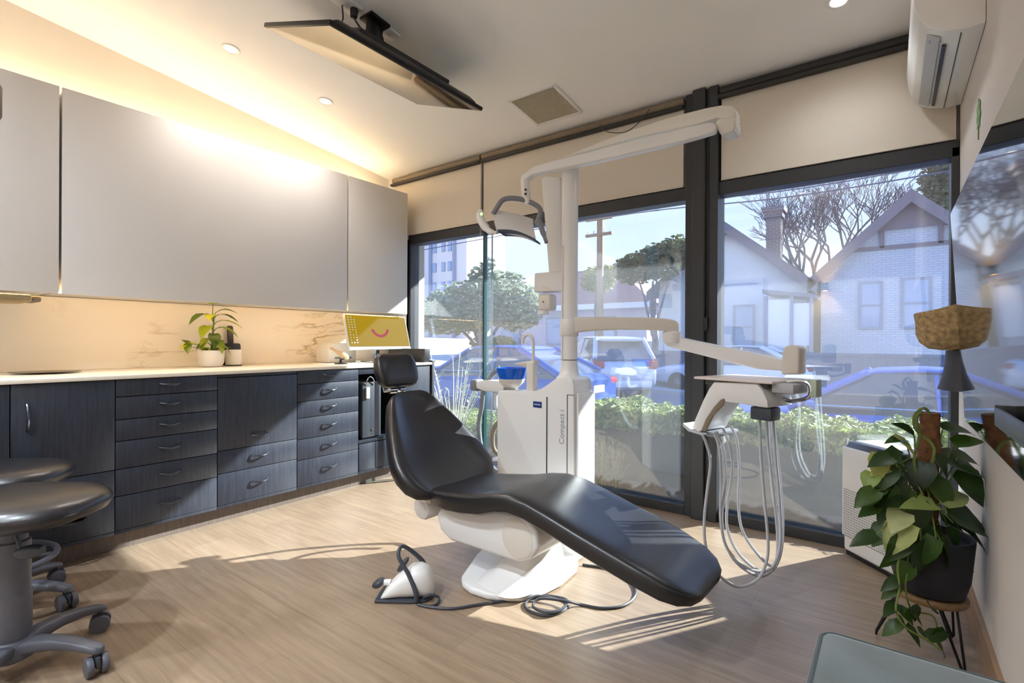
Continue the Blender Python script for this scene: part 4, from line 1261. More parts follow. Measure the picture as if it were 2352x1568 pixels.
# wall television
wt = thing('television', 'large glossy black wall television mirroring the street, at the right edge', 'television', (WX1, 1.65, 1.2))
tn_ = V((-.69, 0, -.039)).normalized(); tu = V((-.039, 0, .69)).normalized(); ta = V((0, 1, 0))
tcn = V((.1805, 1.63, 1.19))
MB().obox(tcn - tn_ * .012, ta, tu, tn_, (1.24, .70, .022), .004).build('housing', MAT['blackp'], wt)
MB().obox(tcn, ta, tu, tn_, (1.225, .685, .002), .0008, 1).build('screen', MAT['screen'], wt)
MB().box((.205, 1.45, 1.0), (WX1 - .001, 1.8, 1.35), .004).build('wall_mount', MAT['blackm'], wt)
bb = thing('accessory_box', 'black open box on the front of the wall television, at the right edge', 'box', (.15, 1.15, .96))
bx0 = at(2284, 905, d=.98); bz1, bz0 = at(2284, 934, d=.98).z, at(2284, 976, d=.98).z
m = MB().box((bx0.x, .86, bz0), (bx0.x + .045, bx0.y, bz0 + .006), .001)
m.box((bx0.x, .86, bz0), (bx0.x + .006, bx0.y, bz1), .001).box((bx0.x + .039, .86, bz0), (bx0.x + .045, bx0.y, bz1 + .01), .001)
m.box((bx0.x, bx0.y - .006, bz0), (bx0.x + .045, bx0.y, bz1 + .004), .001)
m.build('shell', MAT['blackp'], bb)
# woven basket on the wall
bk = thing('wall_basket', 'woven seagrass basket hanging on the side wall past the television', 'basket', (WX1, 2.45, 1.15))
ctr = V((.185, 2.46, 0))
rg = []
N = 40
def bring(a, b, z, wob, tilt):
    out = []
    for i in range(N):
        t_ = 2 * PI * i / N
        r = 1 + wob * math.sin(6 * t_ + z * 20)
        x = max(-1, math.cos(t_))
        px = ctr.x + a * r * math.cos(t_)
        px = min(px, WX1 - .003)
        out.append(V((px, ctr.y + b * r * math.sin(t_), z + tilt * math.cos(t_) + .012 * wob * 10 * math.sin(4 * t_))))
    return out
for a, b, z, wob, tl in [(.03, .05, 1.075, .02, 0), (.07, .1, 1.082, .03, .0), (.095, .13, 1.11, .04, .005), (.108, .15, 1.15, .05, .012), (.112, .16, 1.19, .04, .02), (.115, .165, 1.235, .02, .03), (.106, .156, 1.236, .02, .03), (.1, .145, 1.19, .03, .02), (.08, .12, 1.11, .02, .0)]:
    rg.append(bring(a, b, z, wob, tl))
MB().loft(rg[:6], True, False).build('weave', MAT['rattan'], bk, angle=80)
MB().loft(rg[5:], False, True).build('lining', MAT['rattanin'], bk, angle=80)
bs = thing('wall_bracket', 'dark flared bracket on the side wall just under the woven basket', 'bracket', (WX1, 2.47, 1.0))
rg = []
for z, a, b in [(1.072, .05, .075), (1.03, .052, .077), (.985, .058, .082), (.955, .066, .09), (.93, .074, .1), (.928, .065, .09)]:
    rg.append([V((min(.215 + a * math.cos(t_), WX1 - .002), 2.47 + b * math.sin(t_), z)) for t_ in [2 * PI * i / 28 for i in range(28)]])
MB().loft(rg).build('flared_body', M('dark_slate', '#3a3c44', .6, noise=.15, nscale=30, stretch=(4, 4, 1)), bs, angle=60)
# wall lamp near the back, reflected in the window and the television
ws = thing('wall_lamp', 'small cylindrical up and down wall lamp, seen mirrored in the window', 'wall lamp', (-.78, BY + .06, 1.93))
MB().lathe([(.045, -.06), (.048, -.055), (.048, .055), (.045, .06)], (-.78, BY + .075, 1.93), n=24).build('body', MAT['blackm'], ws)
MB().box((-.81, BY, 1.90), (-.75, BY + .03, 1.96), .004).build('mount', MAT['blackm'], ws)
WLM = M('wall_lamp_glow', '#ffcf8a', .4, emit=60, emitcol='#ffc070')
MB().lathe([(.03, .062), (0, .062)], (-.78, BY + .075, 1.93), n=20, cap0=False).lathe([(.03, -.062), (0, -.062)], (-.78, BY + .075, 1.93), n=20, cap0=False).build('glow', WLM, ws)

# ------------------------------------------------------------------ air purifier in the corner
pp0 = at(1933, 1262, Z=0); 
pd = V((.68, -.733, 0)).normalized(); pn = V((pd.y, -pd.x, 0))          # along the face / out of the face
pn = pn if pn.dot(EYE - pp0) > 0 else -pn
pp0 = V((-.195, 3.17, 0))
PWID, PDEP, PHT = .34, .2, .585
ap = thing('air_purifier', 'white air purifier with dark top band standing in the window corner', 'air purifier', pp0 + pd * PWID / 2)
def PP(a, b, z):
    return pp0 + pd * a - pn * b + Z * z
prof = [(0, .0), (PWID, .0), (PWID, PDEP), (0, PDEP)]
MB().obox(PP(PWID / 2, PDEP / 2, .29), pd, -pn, Z, (PWID, PDEP, .54), .02, 4).build('housing', MAT['white'], ap)
MB().obox(PP(PWID / 2, .001, .33), pd, -pn, Z, (PWID - .004, .02, .46), .008, 3).build('front_panel', MAT['white'], ap)
m = MB()
for j in range(20):
    for i in range(30):
        a, z = .02 + i * .0103, .105 + j * .0125
        m.obox(PP(a, -.009, z), pd, -pn, Z, (.005, .001, .007))
m.build('perforations', MAT['greyp'], ap, flat=True)
MB().prism([PP(.004, 0, .545), PP(.004, .03, .585), PP(.004, .06, .588), PP(.004, .06, .545)], pd * (PWID - .008), .006).build('control_band', M('band_dark', '#3b3d45', .3, noise=.02), ap, label='dark control band')
MB().obox(PP(PWID / 2, .13, .568), pd, -pn, Z, (PWID - .006, .15, .044), .014, 3).build('top_vent', MAT['white'], ap)
MB().obox(PP(PWID / 2, PDEP / 2, .012), pd, -pn, Z, (PWID - .02, PDEP - .02, .022), .004).build('foot', MAT['blackp'], ap)

# ------------------------------------------------------------------ climbing plant on the hairpin stand
PC = V((.118, 2.36, 0))
ptz = at(2155, 1222, d=FWD.dot(PC - EYE)).z; pbz = at(2155, 1355, d=FWD.dot(PC - EYE)).z
sd_ = thing('plant_stand', 'black hairpin plant stand under the climbing pothos', 'plant stand', PC)
MB().lathe([(.0, pbz - .022), (.105, pbz - .022), (.108, pbz - .018), (.108, pbz - .004), (.105, pbz), (0, pbz)], PC, n=36).build('round_shelf', M_wood('stand_oak', '#6e5334', '#8d6d48', (20, 3, 20)), sd_, label='round timber shelf')
for k in range(3):
    a = math.radians((62, 182, 302)[k])
    d = V((math.cos(a), math.sin(a), 0)); s_ = V((-d.y, d.x, 0))
    ft = PC + d * .155 + Z * .006
    if ft.x > WX1 - .02:
        ft.x = WX1 - .02
    tp = PC + d * .085 + Z * (pbz - .022)
    MB().tube([tp + s_ * .028, ft + s_ * .004 + Z * .01, ft, ft - s_ * .004 + Z * .01, tp - s_ * .028], .0042, 8).build('leg', MAT['blackm'], sd_)
pl = thing('climbing_plant', 'trailing pothos with moss pole in a black pot by the side wall', 'plant', PC + Z * pbz)
hh = ptz - pbz
MB().lathe([(.08, pbz + .001), (.098, pbz + .008), (.112, pbz + .06), (.124, ptz - .01), (.124, ptz), (.116, ptz), (.112, ptz - .03), (0, ptz - .03)], PC, n=44).build('pot', MAT['potblk'], pl, angle=50)
MB().lathe([(.112, ptz - .035), (.112, ptz - .025), (0, ptz - .02)], PC).build('soil', MAT['soil'], pl)
dp = FWD.dot(PC - EYE)
p0 = V((PC.x - .01, PC.y, ptz - .03)); p1 = at(2136, 948, d=dp)
mp = []
for i in range(15):
    q = p0.lerp(p1, i / 14)
    mp.append(q + V((rnd.uniform(-.003, .003), rnd.uniform(-.003, .003), 0)))
MB().tube(mp, [.03 + rnd.uniform(-.003, .004) for _ in mp], 14).build('moss_pole', MAT['coir'], pl, angle=80)
vn, lg, lv = MB(), MB(), MB()
lp_ = [(2118, 945, -.03), (2105, 960, -.04), (2112, 1000, -.035), (2100, 1060, -.05), (2120, 1140, -.04), (2130, 1210, -.03)]
vn.tube([at(x, y, d=dp + o) for x, y, o in lp_], .005, 7, sm=5)
vn.tube([p1 + V((0, -.03, .0)), p1 + V((-.02, -.045, .02)), p1 + V((-.045, -.04, -.01)), p1 + V((-.04, -.05, -.06)), p1 + V((.01, -.055, -.12)), p1 + V((-.02, -.06, -.25))], .005, 7, sm=5)
def place(mbs, x, y, dd, dx, dy, ln, wd, fac=.4, bend=.3, stem=True):
    """leaf whose base shows at (x, y), pointing along (dx, dy) on view"""
    b = at(x, y, d=dp + dd)
    d = (RGT * dx - UPV * dy + FWD * rnd.uniform(-.45, .15)).normalized()
    up = (Z * .7 - FWD * fac + RGT * rnd.uniform(-.4, .4)).normalized()
    k = dp / FPX
    leaf_mesh(mbs, b, d, up, ln * k, wd * k, bend, .14)
    if stem:
        o = p0.lerp(p1, rnd.uniform(.0, .6)) + V((rnd.uniform(-.03, .01), -.03, 0))
        vn.tube([o, (o + b) / 2 + Z * .025, b], .0026, 6, sm=3)
big = [(lg, 2165, 985, -.02, .95, -.05, 100, 44), (lg, 2170, 1060, -.02, .9, .15, 125, 92), (lg, 2195, 1080, -.03, .55, .7, 90, 74), (lg, 2200, 1050, .0, 1, .1, 60, 50), (lg, 2175, 1180, -.08, .95, .25, 120, 96), (lg, 2190, 1200, -.1, .8, .5, 84, 60),
       (lv, 2160, 1155, -.08, .8, -.25, 92, 50), (lv, 2150, 1160, -.1, -.8, -.15, 80, 44), (lv, 2088, 1200, -.1, -.5, .55, 86, 66), (lv, 2075, 1175, -.08, -.7, .4, 60, 52), (lv, 2050, 1000, -.03, .4, .35, 60, 46), (lv, 2020, 1040, -.05, -.3, .8, 62, 44), (lv, 2005, 1085, -.05, -.5, .6, 44, 40),
       (lg, 2060, 1090, -.06, -.2, .9, 95, 54), (lg, 2078, 1120, -.07, -.35, .9, 90, 60), (lg, 2030, 1110, -.05, -.9, .5, 60, 50), (lg, 2010, 1130, -.05, -.8, .45, 55, 44), (lg, 2015, 1160, -.06, -.95, .2, 55, 32), (lg, 2060, 1030, -.04, -.6, .7, 70, 36), (lg, 2100, 1000, -.03, -.7, -.6, 56, 36), (lg, 2080, 1010, -.02, -.9, -.2, 66, 28),
       (lg, 2115, 1240, -.11, .2, .7, 92, 84), (lg, 2120, 1060, -.05, -.4, .8, 70, 62), (lg, 2160, 1240, -.13, .5, .8, 74, 54), (lg, 2150, 1235, -.13, -.4, .8, 68, 44), (lg, 2080, 1235, -.1, -.6, .6, 66, 44), (lg, 2060, 1255, -.1, -.4, .8, 60, 40), (lg, 2085, 1290, -.1, -.3, .8, 58, 42),
       (lg, 2140, 1100, -.05, .3, .6, 66, 50), (lg, 2105, 1150, -.08, .0, .8, 60, 50), (lv, 2105, 1110, -.06, .3, .5, 50, 36), (lg, 2190, 1020, .0, .7, -.3, 60, 44), (lg, 2065, 1065, -.04, -.8, .1, 62, 44), (lv, 2040, 1065, -.05, -.9, .3, 50, 36)]
for i in range(26):
    xx, yy = rnd.uniform(2010, 2200), rnd.uniform(1010, 1260)
    big.append((lg if rnd.random() < .8 else lv, xx, yy, rnd.uniform(-.1, .05), (xx - 2120) / 90 + rnd.uniform(-.4, .4), rnd.uniform(.1, .9), rnd.uniform(50, 78), rnd.uniform(36, 54)))
for a in big:
    place(*a)
trail = [(2075, 1245), (2062, 1300), (2066, 1350), (2058, 1400), (2080, 1440), (2130, 1470), (2160, 1492)]
tr = catmull([at(x, y, d=dp - .1 - .012 * i) for i, (x, y) in enumerate(trail)], 6)
vn.tube(tr, .0035, 6)
tr2 = catmull([at(x, y, d=dp - .1) for x, y in ((2088, 1290), (2080, 1350), (2095, 1400), (2140, 1412), (2152, 1440), (2145, 1462))], 5)
vn.tube(tr2, .003, 6)
for x, y, dx, dy in ((2062, 1330, -.8, .4), (2066, 1345, -.7, .5), (2060, 1385, -.9, .2), (2064, 1395, .5, .5), (2060, 1415, .6, .5), (2070, 1430, -.6, .4), (2095, 1390, .3, .8), (2085, 1400, .6, .5), (2080, 1435, .4, .5), (2110, 1450, .7, .4), (2130, 1465, .6, -.3), (2150, 1475, .6, .6), (2140, 1400, -.3, -.6), (2152, 1440, .2, .7)):
    place(lg if rnd.random() < .85 else lv, x, y, -.11, dx, dy, rnd.uniform(34, 50), rnd.uniform(24, 32), stem=False)
vn.build('vine', MAT['stem'], pl)
lg.build('foliage', MAT['leafg'], pl, angle=80)
lv.build('variegated_leaves', MAT['leafv'], pl, angle=80, label='cream and lime variegated leaves')

# ------------------------------------------------------------------ velvet ottoman at the bottom right
ot = thing('ottoman', 'grey green velvet ottoman cushion in the bottom right corner', 'ottoman', (.06, 1.0, 0))
MB().box((-.135, .55, .30), (.245, 1.43, .42), .035, 4).build('cushion', MAT['velvet'], ot, angle=60)
MB().box((-.125, .56, .06), (.24, 1.42, .302), .02, 3).build('base', MAT['velvet'], ot, angle=60)
e = .408
loop = []
x0, x1, y0_, y1_, r = -.128, .238, .56, 1.423, .035
for cx, cy, a0 in ((x1 - r, y1_ - r, 0), (x0 + r, y1_ - r, .5 * PI), (x0 + r, y0_ + r, PI), (x1 - r, y0_ + r, 1.5 * PI)):
    for i in range(6):
        a = a0 + i / 5 * .5 * PI
        loop.append(V((cx + r * math.cos(a), cy + r * math.sin(a), e)))
MB().tube(loop, .006, 8, closed=True).build('piping', MAT['velvetp'], ot)
for x, y in ((-.1, .6), (.2, .6), (-.1, 1.38), (.2, 1.38)):
    MB().cyl((x, y, 0), (x, y, .065), .018, .024, n=14).build('leg', MAT['blackm'], ot)
# ------------------------------------------------------------------ outside
X = dict(
    soil=M('garden_soil', '#55535a', .9, noise=.3, nscale=14, bump=.3),
    path=M('concrete_path', '#b9b7b6', .85, noise=.08, nscale=6),
    road=M('asphalt', '#85868e', .85, noise=.12, nscale=9),
    eave=M('eave_lining', '#c9c6c2', .8, noise=.02),
    hedge=M_leaf('hedge_leaf', ['#7f9440', '#a9b865', '#5b7232', '#c3cd86', '#47602c'], .45, .25),
    hedgein=M('hedge_core_shade', '#2b2e2c', .9, noise=.4, nscale=20),  # dark tone paints the shade on the hedge front
    whitebrick=M_brick('white_painted_brick', '#ced3de', '#c4cad6', '#b4bac8'),
    render=M('pale_render', '#d5d9e2', .85, noise=.03, nscale=3),
    lilac=M('lilac_render', '#c9c4d4', .85, noise=.03, nscale=2),
    roof=M('slate_roof', '#75788a', .7, noise=.15, nscale=6),
    roofr=M('terracotta_roof', '#8c6a6c', .8, noise=.15, nscale=6),
    barge=M('barge_board_mauve', '#7f7580', .6, noise=.05),
    brick=M_brick('chimney_brick', '#8a7674', '#7d6a6a', '#a89a96'),
    winf=M('window_frame_grey', '#8d95ac', .5, noise=.03),
    wing=M('house_window_glass', '#9fb0cf', .12, spec=.6, noise=.05),
    fence=M('fence_dark', '#6b7388', .8, noise=.12, nscale=4, stretch=(8, 8, .5)),
    pole=M_wood('pole_timber', '#8f7560', '#a98c72', (20, 20, 2), .8, .3),
    wire=M('wire_dark', '#4d5670', .6, noise=.05),
    blue=M('car_blue', '#3d64c4', .28, .25, coat=.6, noise=.02),
    blue2=M('car_deep_blue', '#2c54a8', .28, .25, coat=.6, noise=.02),
    silver=M('car_silver', '#c3cbdc', .25, .35, coat=.6, noise=.02),
    carwhite=M('car_white', '#e3e6ee', .3, .1, coat=.5, noise=.02),
    carglass=M('car_glass', '#4a5266', .08, spec=.7, coat=.3, noise=.05),
    tyre=M('tyre', '#26272b', .8, noise=.1),
    rim=M('alloy_rim', '#c9ced8', .3, .7, noise=.03),
    red=M('tail_light', '#a02a38', .25, coat=.4, noise=.05),
    head=M('head_light', '#dfe6f2', .1, coat=.4, noise=.02),
    plate=M('number_plate', '#e8e8e2', .4, noise=.02),
    leafd=M_leaf('tree_leaf_dark', ['#4a5a3a', '#66754a', '#3c4a34', '#7b8656'], .5, .3),
    leafp=M_leaf('tree_leaf_pale', ['#7d8a70', '#9aa58a', '#66735e', '#b3bba0'], .5, .35),
    leafo=M_leaf('tree_leaf_olive', ['#8f8f4a', '#a8a05a', '#6f7a40', '#5f6c3c'], .5, .3),
    pine=M_leaf('conifer_leaf', ['#5e604a', '#757258', '#4a4e40'], .6, .2),
    straw=M_leaf('dry_grass', ['#d9cfae', '#c7bb95', '#e6dec6'], .6, .3),
    stemw=M('pale_stem', '#d8d4c4', .6, noise=.1),
)
def streetz(x):
    return -.72 - .036 * x
struct('ground_garden', MB().box((-7, WY + .14, -.3), (3, 5.4, -.06)), X['soil'])
struct('footpath', MB().prism([(-60, 5.4, streetz(-60) + .15), (20, 5.4, streetz(20) + .15), (20, 7.0, streetz(20) + .15), (-60, 7.0, streetz(-60) + .15)], (0, 0, -.4)), X['path'])
struct('road', MB().prism([(-90, 6.9, streetz(-90)), (25, 6.9, streetz(25)), (25, 15.5, streetz(25)), (-90, 15.5, streetz(-90))], (0, 0, -.4)), X['road'])
struct('ground_far', MB().prism([(-120, 15.4, streetz(-120) + .12), (40, 15.4, streetz(40) + .12), (40, 90, streetz(40) + .3), (-120, 90, streetz(-120) + .3)], (0, 0, -.4)), X['path'])
struct('eave_side', MB().box((.3, WY + .2, 2.78), (4, 5.29, 2.98)), X['eave'])
struct('eave_outside', MB().box((-7, WY + .2, 2.78), (.3, 5.035, 2.98)), X['eave'])

# clipped hedge along the window
def hedge(x0, x1, y0, y1, z0, z1, n, label, mat, seed):
    r = random.Random(seed)
    t = thing('hedge', label, 'hedge', ((x0 + x1) / 2, (y0 + y1) / 2, z0))
    MB().box((x0 + .05, y0 + .05, z0), (x1 - .05, y1 - .05, z1 - .05), .04).build('shaded_core', X['hedgein'], t)  # dark core, bare below the top leaves, stands in for the shaded front
    m = MB()
    vs, fs = [], []
    for i in range(n):
        k = r.random()
        x = r.uniform(x0, x1)
        bump = .025 * math.sin(x * 9) + .02 * math.sin(x * 23 + 1)
        if k < .72:
            p = V((x, r.uniform(y0, y1), z1 + bump + r.uniform(-.05, .02))); nn_ = V((r.uniform(-.7, .7), r.uniform(-.9, .3), 1))
        else:
            p = V((x, y0 + bump + r.uniform(-.03, .06), z1 - min(.16, z1 - z0) * r.random() ** 1.6)); nn_ = V((r.uniform(-.7, .7), -1, r.uniform(-.2, .9)))
        nn_.normalize()
        u, w = basis(nn_)
        a = r.uniform(0, 2 * PI)
        d = u * math.cos(a) + w * math.sin(a); s = nn_.cross(d)
        L, W_ = r.uniform(.022, .036), r.uniform(.012, .018)
        o = len(vs)
        vs += [p - d * L, p + s * W_ + nn_ * .004, p + d * L, p - s * W_ + nn_ * .004]
        fs.append((o, o + 1, o + 2, o + 3))
    m.add(vs, fs)
    m.build('foliage', mat, t, flat=True)
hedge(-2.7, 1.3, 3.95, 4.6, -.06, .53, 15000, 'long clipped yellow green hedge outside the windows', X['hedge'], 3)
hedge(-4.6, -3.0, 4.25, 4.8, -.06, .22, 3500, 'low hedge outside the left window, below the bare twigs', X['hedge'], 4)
# twiggy garden shrub outside the left pane
gs = thing('garden_shrub', 'pale twiggy garden shrub outside the left window by the bench end', 'shrub', (-3.75, 4.0, -.06))
sm_, sl = MB(), MB()
r = random.Random(12)
for i in range(26):
    a = r.uniform(0, 2 * PI); ln = r.uniform(.45, 1.05); le = r.uniform(.15, .55)
    b0 = V((-3.75 + .06 * math.cos(a), 3.95 + .06 * math.sin(a), -.06))
    b1 = b0 + V((math.cos(a) * ln * le * .5, math.sin(a) * ln * le * .3, ln * .6)); b2 = b0 + V((math.cos(a) * ln * le, math.sin(a) * ln * le * .5, ln))
    sm_.tube([b0, b1, b2], [.006, .003], 5, sm=3)
    for k in range(7):
        q = b1.lerp(b2, r.random())
        leaf_mesh(sl, q, (r.uniform(-1, 1), r.uniform(-1, 1), r.uniform(-.2, .8)), (0, 0, 1), r.uniform(.05, .09), r.uniform(.015, .03), .2, .1, False)
sm_.build('stem', X['stemw'], gs)
sl.build('foliage', X['leafp'], gs, angle=80)
og = thing('ornamental_grass', 'pale dry grass clump between the glass and the hedge', 'grass clump', (-2.0, 3.7, -.06))
m = MB()
for i in range(420):
    a = r.uniform(0, 2 * PI); h = r.uniform(.18, .42); sp_ = r.uniform(.05, .28)
    b0 = V((-2.0 + r.uniform(-.3, .3), 3.7 + r.uniform(-.08, .08), -.06))
    e_ = b0 + V((math.cos(a) * sp_, math.sin(a) * sp_ * .5, h))
    mid = b0 + V((math.cos(a) * sp_ * .3, math.sin(a) * sp_ * .15, h * .65))
    s = V((-math.sin(a), math.cos(a), 0)) * .004
    m.add([b0 - s, b0 + s, mid + s, mid - s, e_], [(0, 1, 2, 3), (3, 2, 4)])
m.build('blades', X['straw'], og, flat=True)

# cars
def car(name, label, paint, loc, rz, kind='sedan', group=None):
    t = thing(name, label, 'car', (0, 0, 0), group)
    suv = kind == 'suv'
    L = 2.3
    if suv:
        bs = [(-2.3, .42, .70, .66), (-2.2, .28, .90, .84), (-1.9, .24, 1.0, .9), (-1.1, .22, 1.08, .93), (-.2, .22, 1.12, .94), (1.2, .22, 1.14, .94), (2.0, .24, 1.12, .92), (2.25, .3, 1.05, .87), (2.34, .42, .92, .78)]
        cb = (-1.15, 1.06, -.35, 1.66, 1.75, 1.66, 2.25, 1.1, .84, .66)
    else:
        bs = [(-2.28, .40, .62, .66), (-2.18, .26, .74, .82), (-1.8, .22, .82, .88), (-1.1, .20, .90, .9), (-.2, .2, .94, .91), (1.0, .2, .96, .91), (1.8, .22, .98, .89), (2.15, .28, .95, .84), (2.28, .42, .86, .74)]
        cb = (-1.2, .88, -.28, 1.41, .95, 1.42, 1.95, .97, .83, .62)
    rg = []
    for x, z0, z1, hw in bs:
        rg.append(sering((x, 0, (z0 + z1) / 2), V((0, 1, 0)), Z, hw, (z1 - z0) / 2, 5, 28))
    MB().loft(rg).build('body', paint, t, angle=50)
    x0, z0, x1, z1, x2, z2, x3, z3, wb, wt = cb
    zb = min(z0, z3) - .06
    rg = []
    for k in (0, .5, 1):
        a = (x0 + (x1 - x0) * k, z0 + (z1 - z0) * k); b = (x3 + (x2 - x3) * k, z3 + (z2 - z3) * k); w_ = wb + (wt - wb) * k
        rg.append([V((a[0], -w_ * .92, a[1])), V((a[0] + .12, -w_, a[1])), V((b[0] - .15, -w_, b[1])), V((b[0], -w_ * .9, b[1])), V((b[0], w_ * .9, b[1])), V((b[0] - .15, w_, b[1])), V((a[0] + .12, w_, a[1])), V((a[0], w_ * .92, a[1]))])
    rg.insert(0, [V((p.x, p.y, zb)) for p in rg[0]])
    MB().loft(rg).build('windows', X['carglass'], t, angle=30)
    rf = []
    for i, (x, z, w_) in enumerate([(x1 - .1, z1 - .05, wt * .9), (x1 + .1, z1 + .01, wt * .98), ((x1 + x2) / 2, z1 + .045, wt), (x2 - .1, z2 + .01, wt * .98), (x2 + .08, z2 - .04, wt * .9)]):
        rf.append(sering((x, 0, z), V((0, 1, 0)), Z, w_ + .02, .035, 4, 20))
    MB().loft(rf).build('roof', paint, t, angle=50)
    for sg in (-1, 1):
        pm = MB()
        pm.tube([(x0 - .02, sg * wb * .95, z0), (x1, sg * (wt + .005), z1)], .04, 8)
        pm.tube([(x3 - .05, sg * wb * .96, z3), (x2, sg * (wt + .005), z2)], .07, 8)
        pm.tube([(.45, sg * (wb + .01), (z0 + z3) / 2), (.42, sg * (wt + .01), z1)], .025, 8)
        pm.build('pillars', paint, t, angle=60)
        MB().obox((x0 + .28, sg * (wb + .14), z0 + .08), V((1, 0, 0)), V((0, 1, 0)), Z, (.12, .2, .13), .03).build('mirror', paint, t)
        for wx in (-1.42, 1.38):
            c = V((wx, sg * .8, .31))
            wl = MB().lathe([(.2, -.1), (.29, -.1), (.315, -.07), (.315, .07), (.29, .1), (.2, .1)], c, (0, sg, 0), n=30)
            tyre = wl.build('wheel', X['tyre'], t)
            rm = MB().lathe([(.2, .06), (.215, .1), (.19, .095), (.19, .06)], c, (0, sg, 0), n=26, cap0=False, cap1=False)
            for k in range(10):
                a = k * PI / 5
                d = V((math.cos(a), 0, math.sin(a)))
                rm.tube([c + d * .03 + V((0, sg * .09, 0)), c + d * .2 + V((0, sg * .085, 0))], .014, 6)
            rm.cyl(c + V((0, sg * .06, 0)), c + V((0, sg * .1, 0)), .045, n=16)
            rm.build('rim', X['rim'], tyre)
        xl = bs[-1][0]
        MB().obox((xl - .09, sg * (.66 if not suv else .72), .82 if not suv else .95), V((1, 0, 0)), V((0, 1, 0)), Z, (.2, .3, .13 if not suv else .22), .04).build('tail_light', X['red'], t)
        MB().obox((bs[0][0] + .1, sg * .6, .62), V((1, 0, 0)), V((0, 1, 0)), Z, (.16, .34, .11), .04).build('head_light', X['head'], t)
        MB().tube([(-1.0, sg * (wb + .085), .96 if not suv else 1.1), (1.6, sg * (wb + .085), 1.0 if not suv else 1.13)], .012, 6).build('waist_trim', MAT['chrome'], t)
    MB().obox((bs[-1][0] + .005, 0, .7), V((1, 0, 0)), V((0, 1, 0)), Z, (.03, .42, .13), .006).build('number_plate', X['plate'], t)
    MB().obox((bs[-1][0] - .03, 0, .45), V((1, 0, 0)), V((0, 1, 0)), Z, (.12, 1.45, .2), .04).build('rear_bumper', X['carwhite'] if suv else paint, t)
    MB().obox((bs[0][0] + .03, 0, .45), V((1, 0, 0)), V((0, 1, 0)), Z, (.12, 1.3, .22), .05).build('front_bumper', paint, t)
    if suv:
        MB().obox((x2 + .13, 0, z2 - .02), V((1, 0, 0)), V((0, 1, 0)), Z, (.3, 1.2, .05), .015).build('spoiler', paint, t)
    t.location = loc
    t.rotation_euler = (0, 0, rz)
    return t
car('parked_car', 'bright blue sedan parked close outside the right window', X['blue'], (.05, 9.0, streetz(0)), 0)
car('parked_car', 'deep blue sedan parked outside the left window behind the twiggy shrub', X['blue2'], (-6.55, 8.4, streetz(-6.5) + .02), 0)
car('parked_car', 'silver four wheel drive showing its rear number plate across the road', X['silver'], (-7.2, 14.4, streetz(-7.2) - .02), math.radians(-48), 'suv')
car('parked_car', 'white sedan parked in front of the gabled houses', X['carwhite'], (-4.0, 17.0, streetz(-4) + .1), 0)

# houses
def gable_house(label, xc, hw, yf, yb, zg, ze, zr, wall, roof, wins, over=.35, chim=None, trim=True):
    t = thing('house', label, 'house', (xc, yf, zg))
    pf = [V((xc - hw, yf, zg)), V((xc + hw, yf, zg)), V((xc + hw, yf, ze)), V((xc, yf, zr)), V((xc - hw, yf, ze))]
    MB().prism(pf, (0, yb - yf, 0)).build('walls', wall, t, flat=True)
    sl_ = (zr - ze) / hw
    for sg in (-1, 1):
        a = V((xc, yf - over, zr + .05)); b = V((xc + sg * (hw + over), yf - over, ze - over * sl_ + .05))
        MB().prism([a, b, b + Z * .16, a + Z * .16], (0, yb - yf + 2 * over, 0)).build('roof_slope', roof, t, flat=True)
        MB().prism([a - Z * .22 - V((0, .02, 0)), b - Z * .22 - V((0, .02, 0)), b + Z * .18 - V((0, .02, 0)), a + Z * .18 - V((0, .02, 0))], (0, -.06, 0)).build('barge_board', X['barge'], t, flat=True)
    if trim:
        zt_ = ze + (zr - ze) * .36
        wt_ = hw * .64
        m = MB().box((xc - wt_, yf - .06, zt_ - .06), (xc + wt_, yf, zt_ + .06))
        for o in (-.3, .3):
            m.box((xc + o * hw - .06, yf - .06, zt_), (xc + o * hw + .06, yf, zr - abs(o) * hw * sl_))
        m.prism([V((xc - .42 * hw, yf - .06, zr - .42 * hw * sl_)), V((xc, yf - .06, zr)), V((xc + .42 * hw, yf - .06, zr - .42 * hw * sl_)), V((xc + .3 * hw, yf - .06, zr - .40 * hw * sl_)), V((xc - .3 * hw, yf - .06, zr - .40 * hw * sl_))], (0, -.05, 0))
        m.build('gable_trim', X['barge'], t, flat=True)
    for x0, x1, z0, z1 in wins:
        w = MB()
        w.box((x0 - .07, yf - .06, z0 - .07), (x0, yf, z1 + .07)).box((x1, yf - .06, z0 - .07), (x1 + .07, yf, z1 + .07)).box((x0, yf - .06, z1), (x1, yf, z1 + .07)).box((x0, yf - .06, z0 - .07), (x1, yf, z0)).box((x0, yf - .05, (z0 + z1) / 2 - .03), (x1, yf, (z0 + z1) / 2 + .03))
        f_ = w.build('window_frame', X['winf'], t, flat=True)
        MB().box((x0, yf - .025, z0), (x1, yf - .005, z1)).build('pane', X['wing'], f_, flat=True)
    if chim:
        cx, cy, w_, z0, z1 = chim
        c = MB().box((cx - w_ / 2, cy - w_ / 2, z0), (cx + w_ / 2, cy + w_ / 2, z1))
        c.box((cx - w_ * .62, cy - w_ * .62, z1 - .1), (cx + w_ * .62, cy + w_ * .62, z1 + .12)).box((cx - w_ * .75, cy - w_ * .75, z1 + .12), (cx + w_ * .75, cy + w_ * .75, z1 + .3))
        c.box((cx - w_ * .54, cy - w_ * .54, z1 - .9), (cx + w_ * .54, cy + w_ * .54, z1 - .75))
        c.build('chimney', X['brick'], t, flat=True)
    return t
gable_house('white brick gabled house behind the bright blue sedan, right of the bare tree', .5, 2.38, 20, 29, -.7, 3.3, 5.55, X['whitebrick'], X['roof'], [(-.75, -.25, 1.6, 3.0), (.35, .95, 1.6, 3.05)])
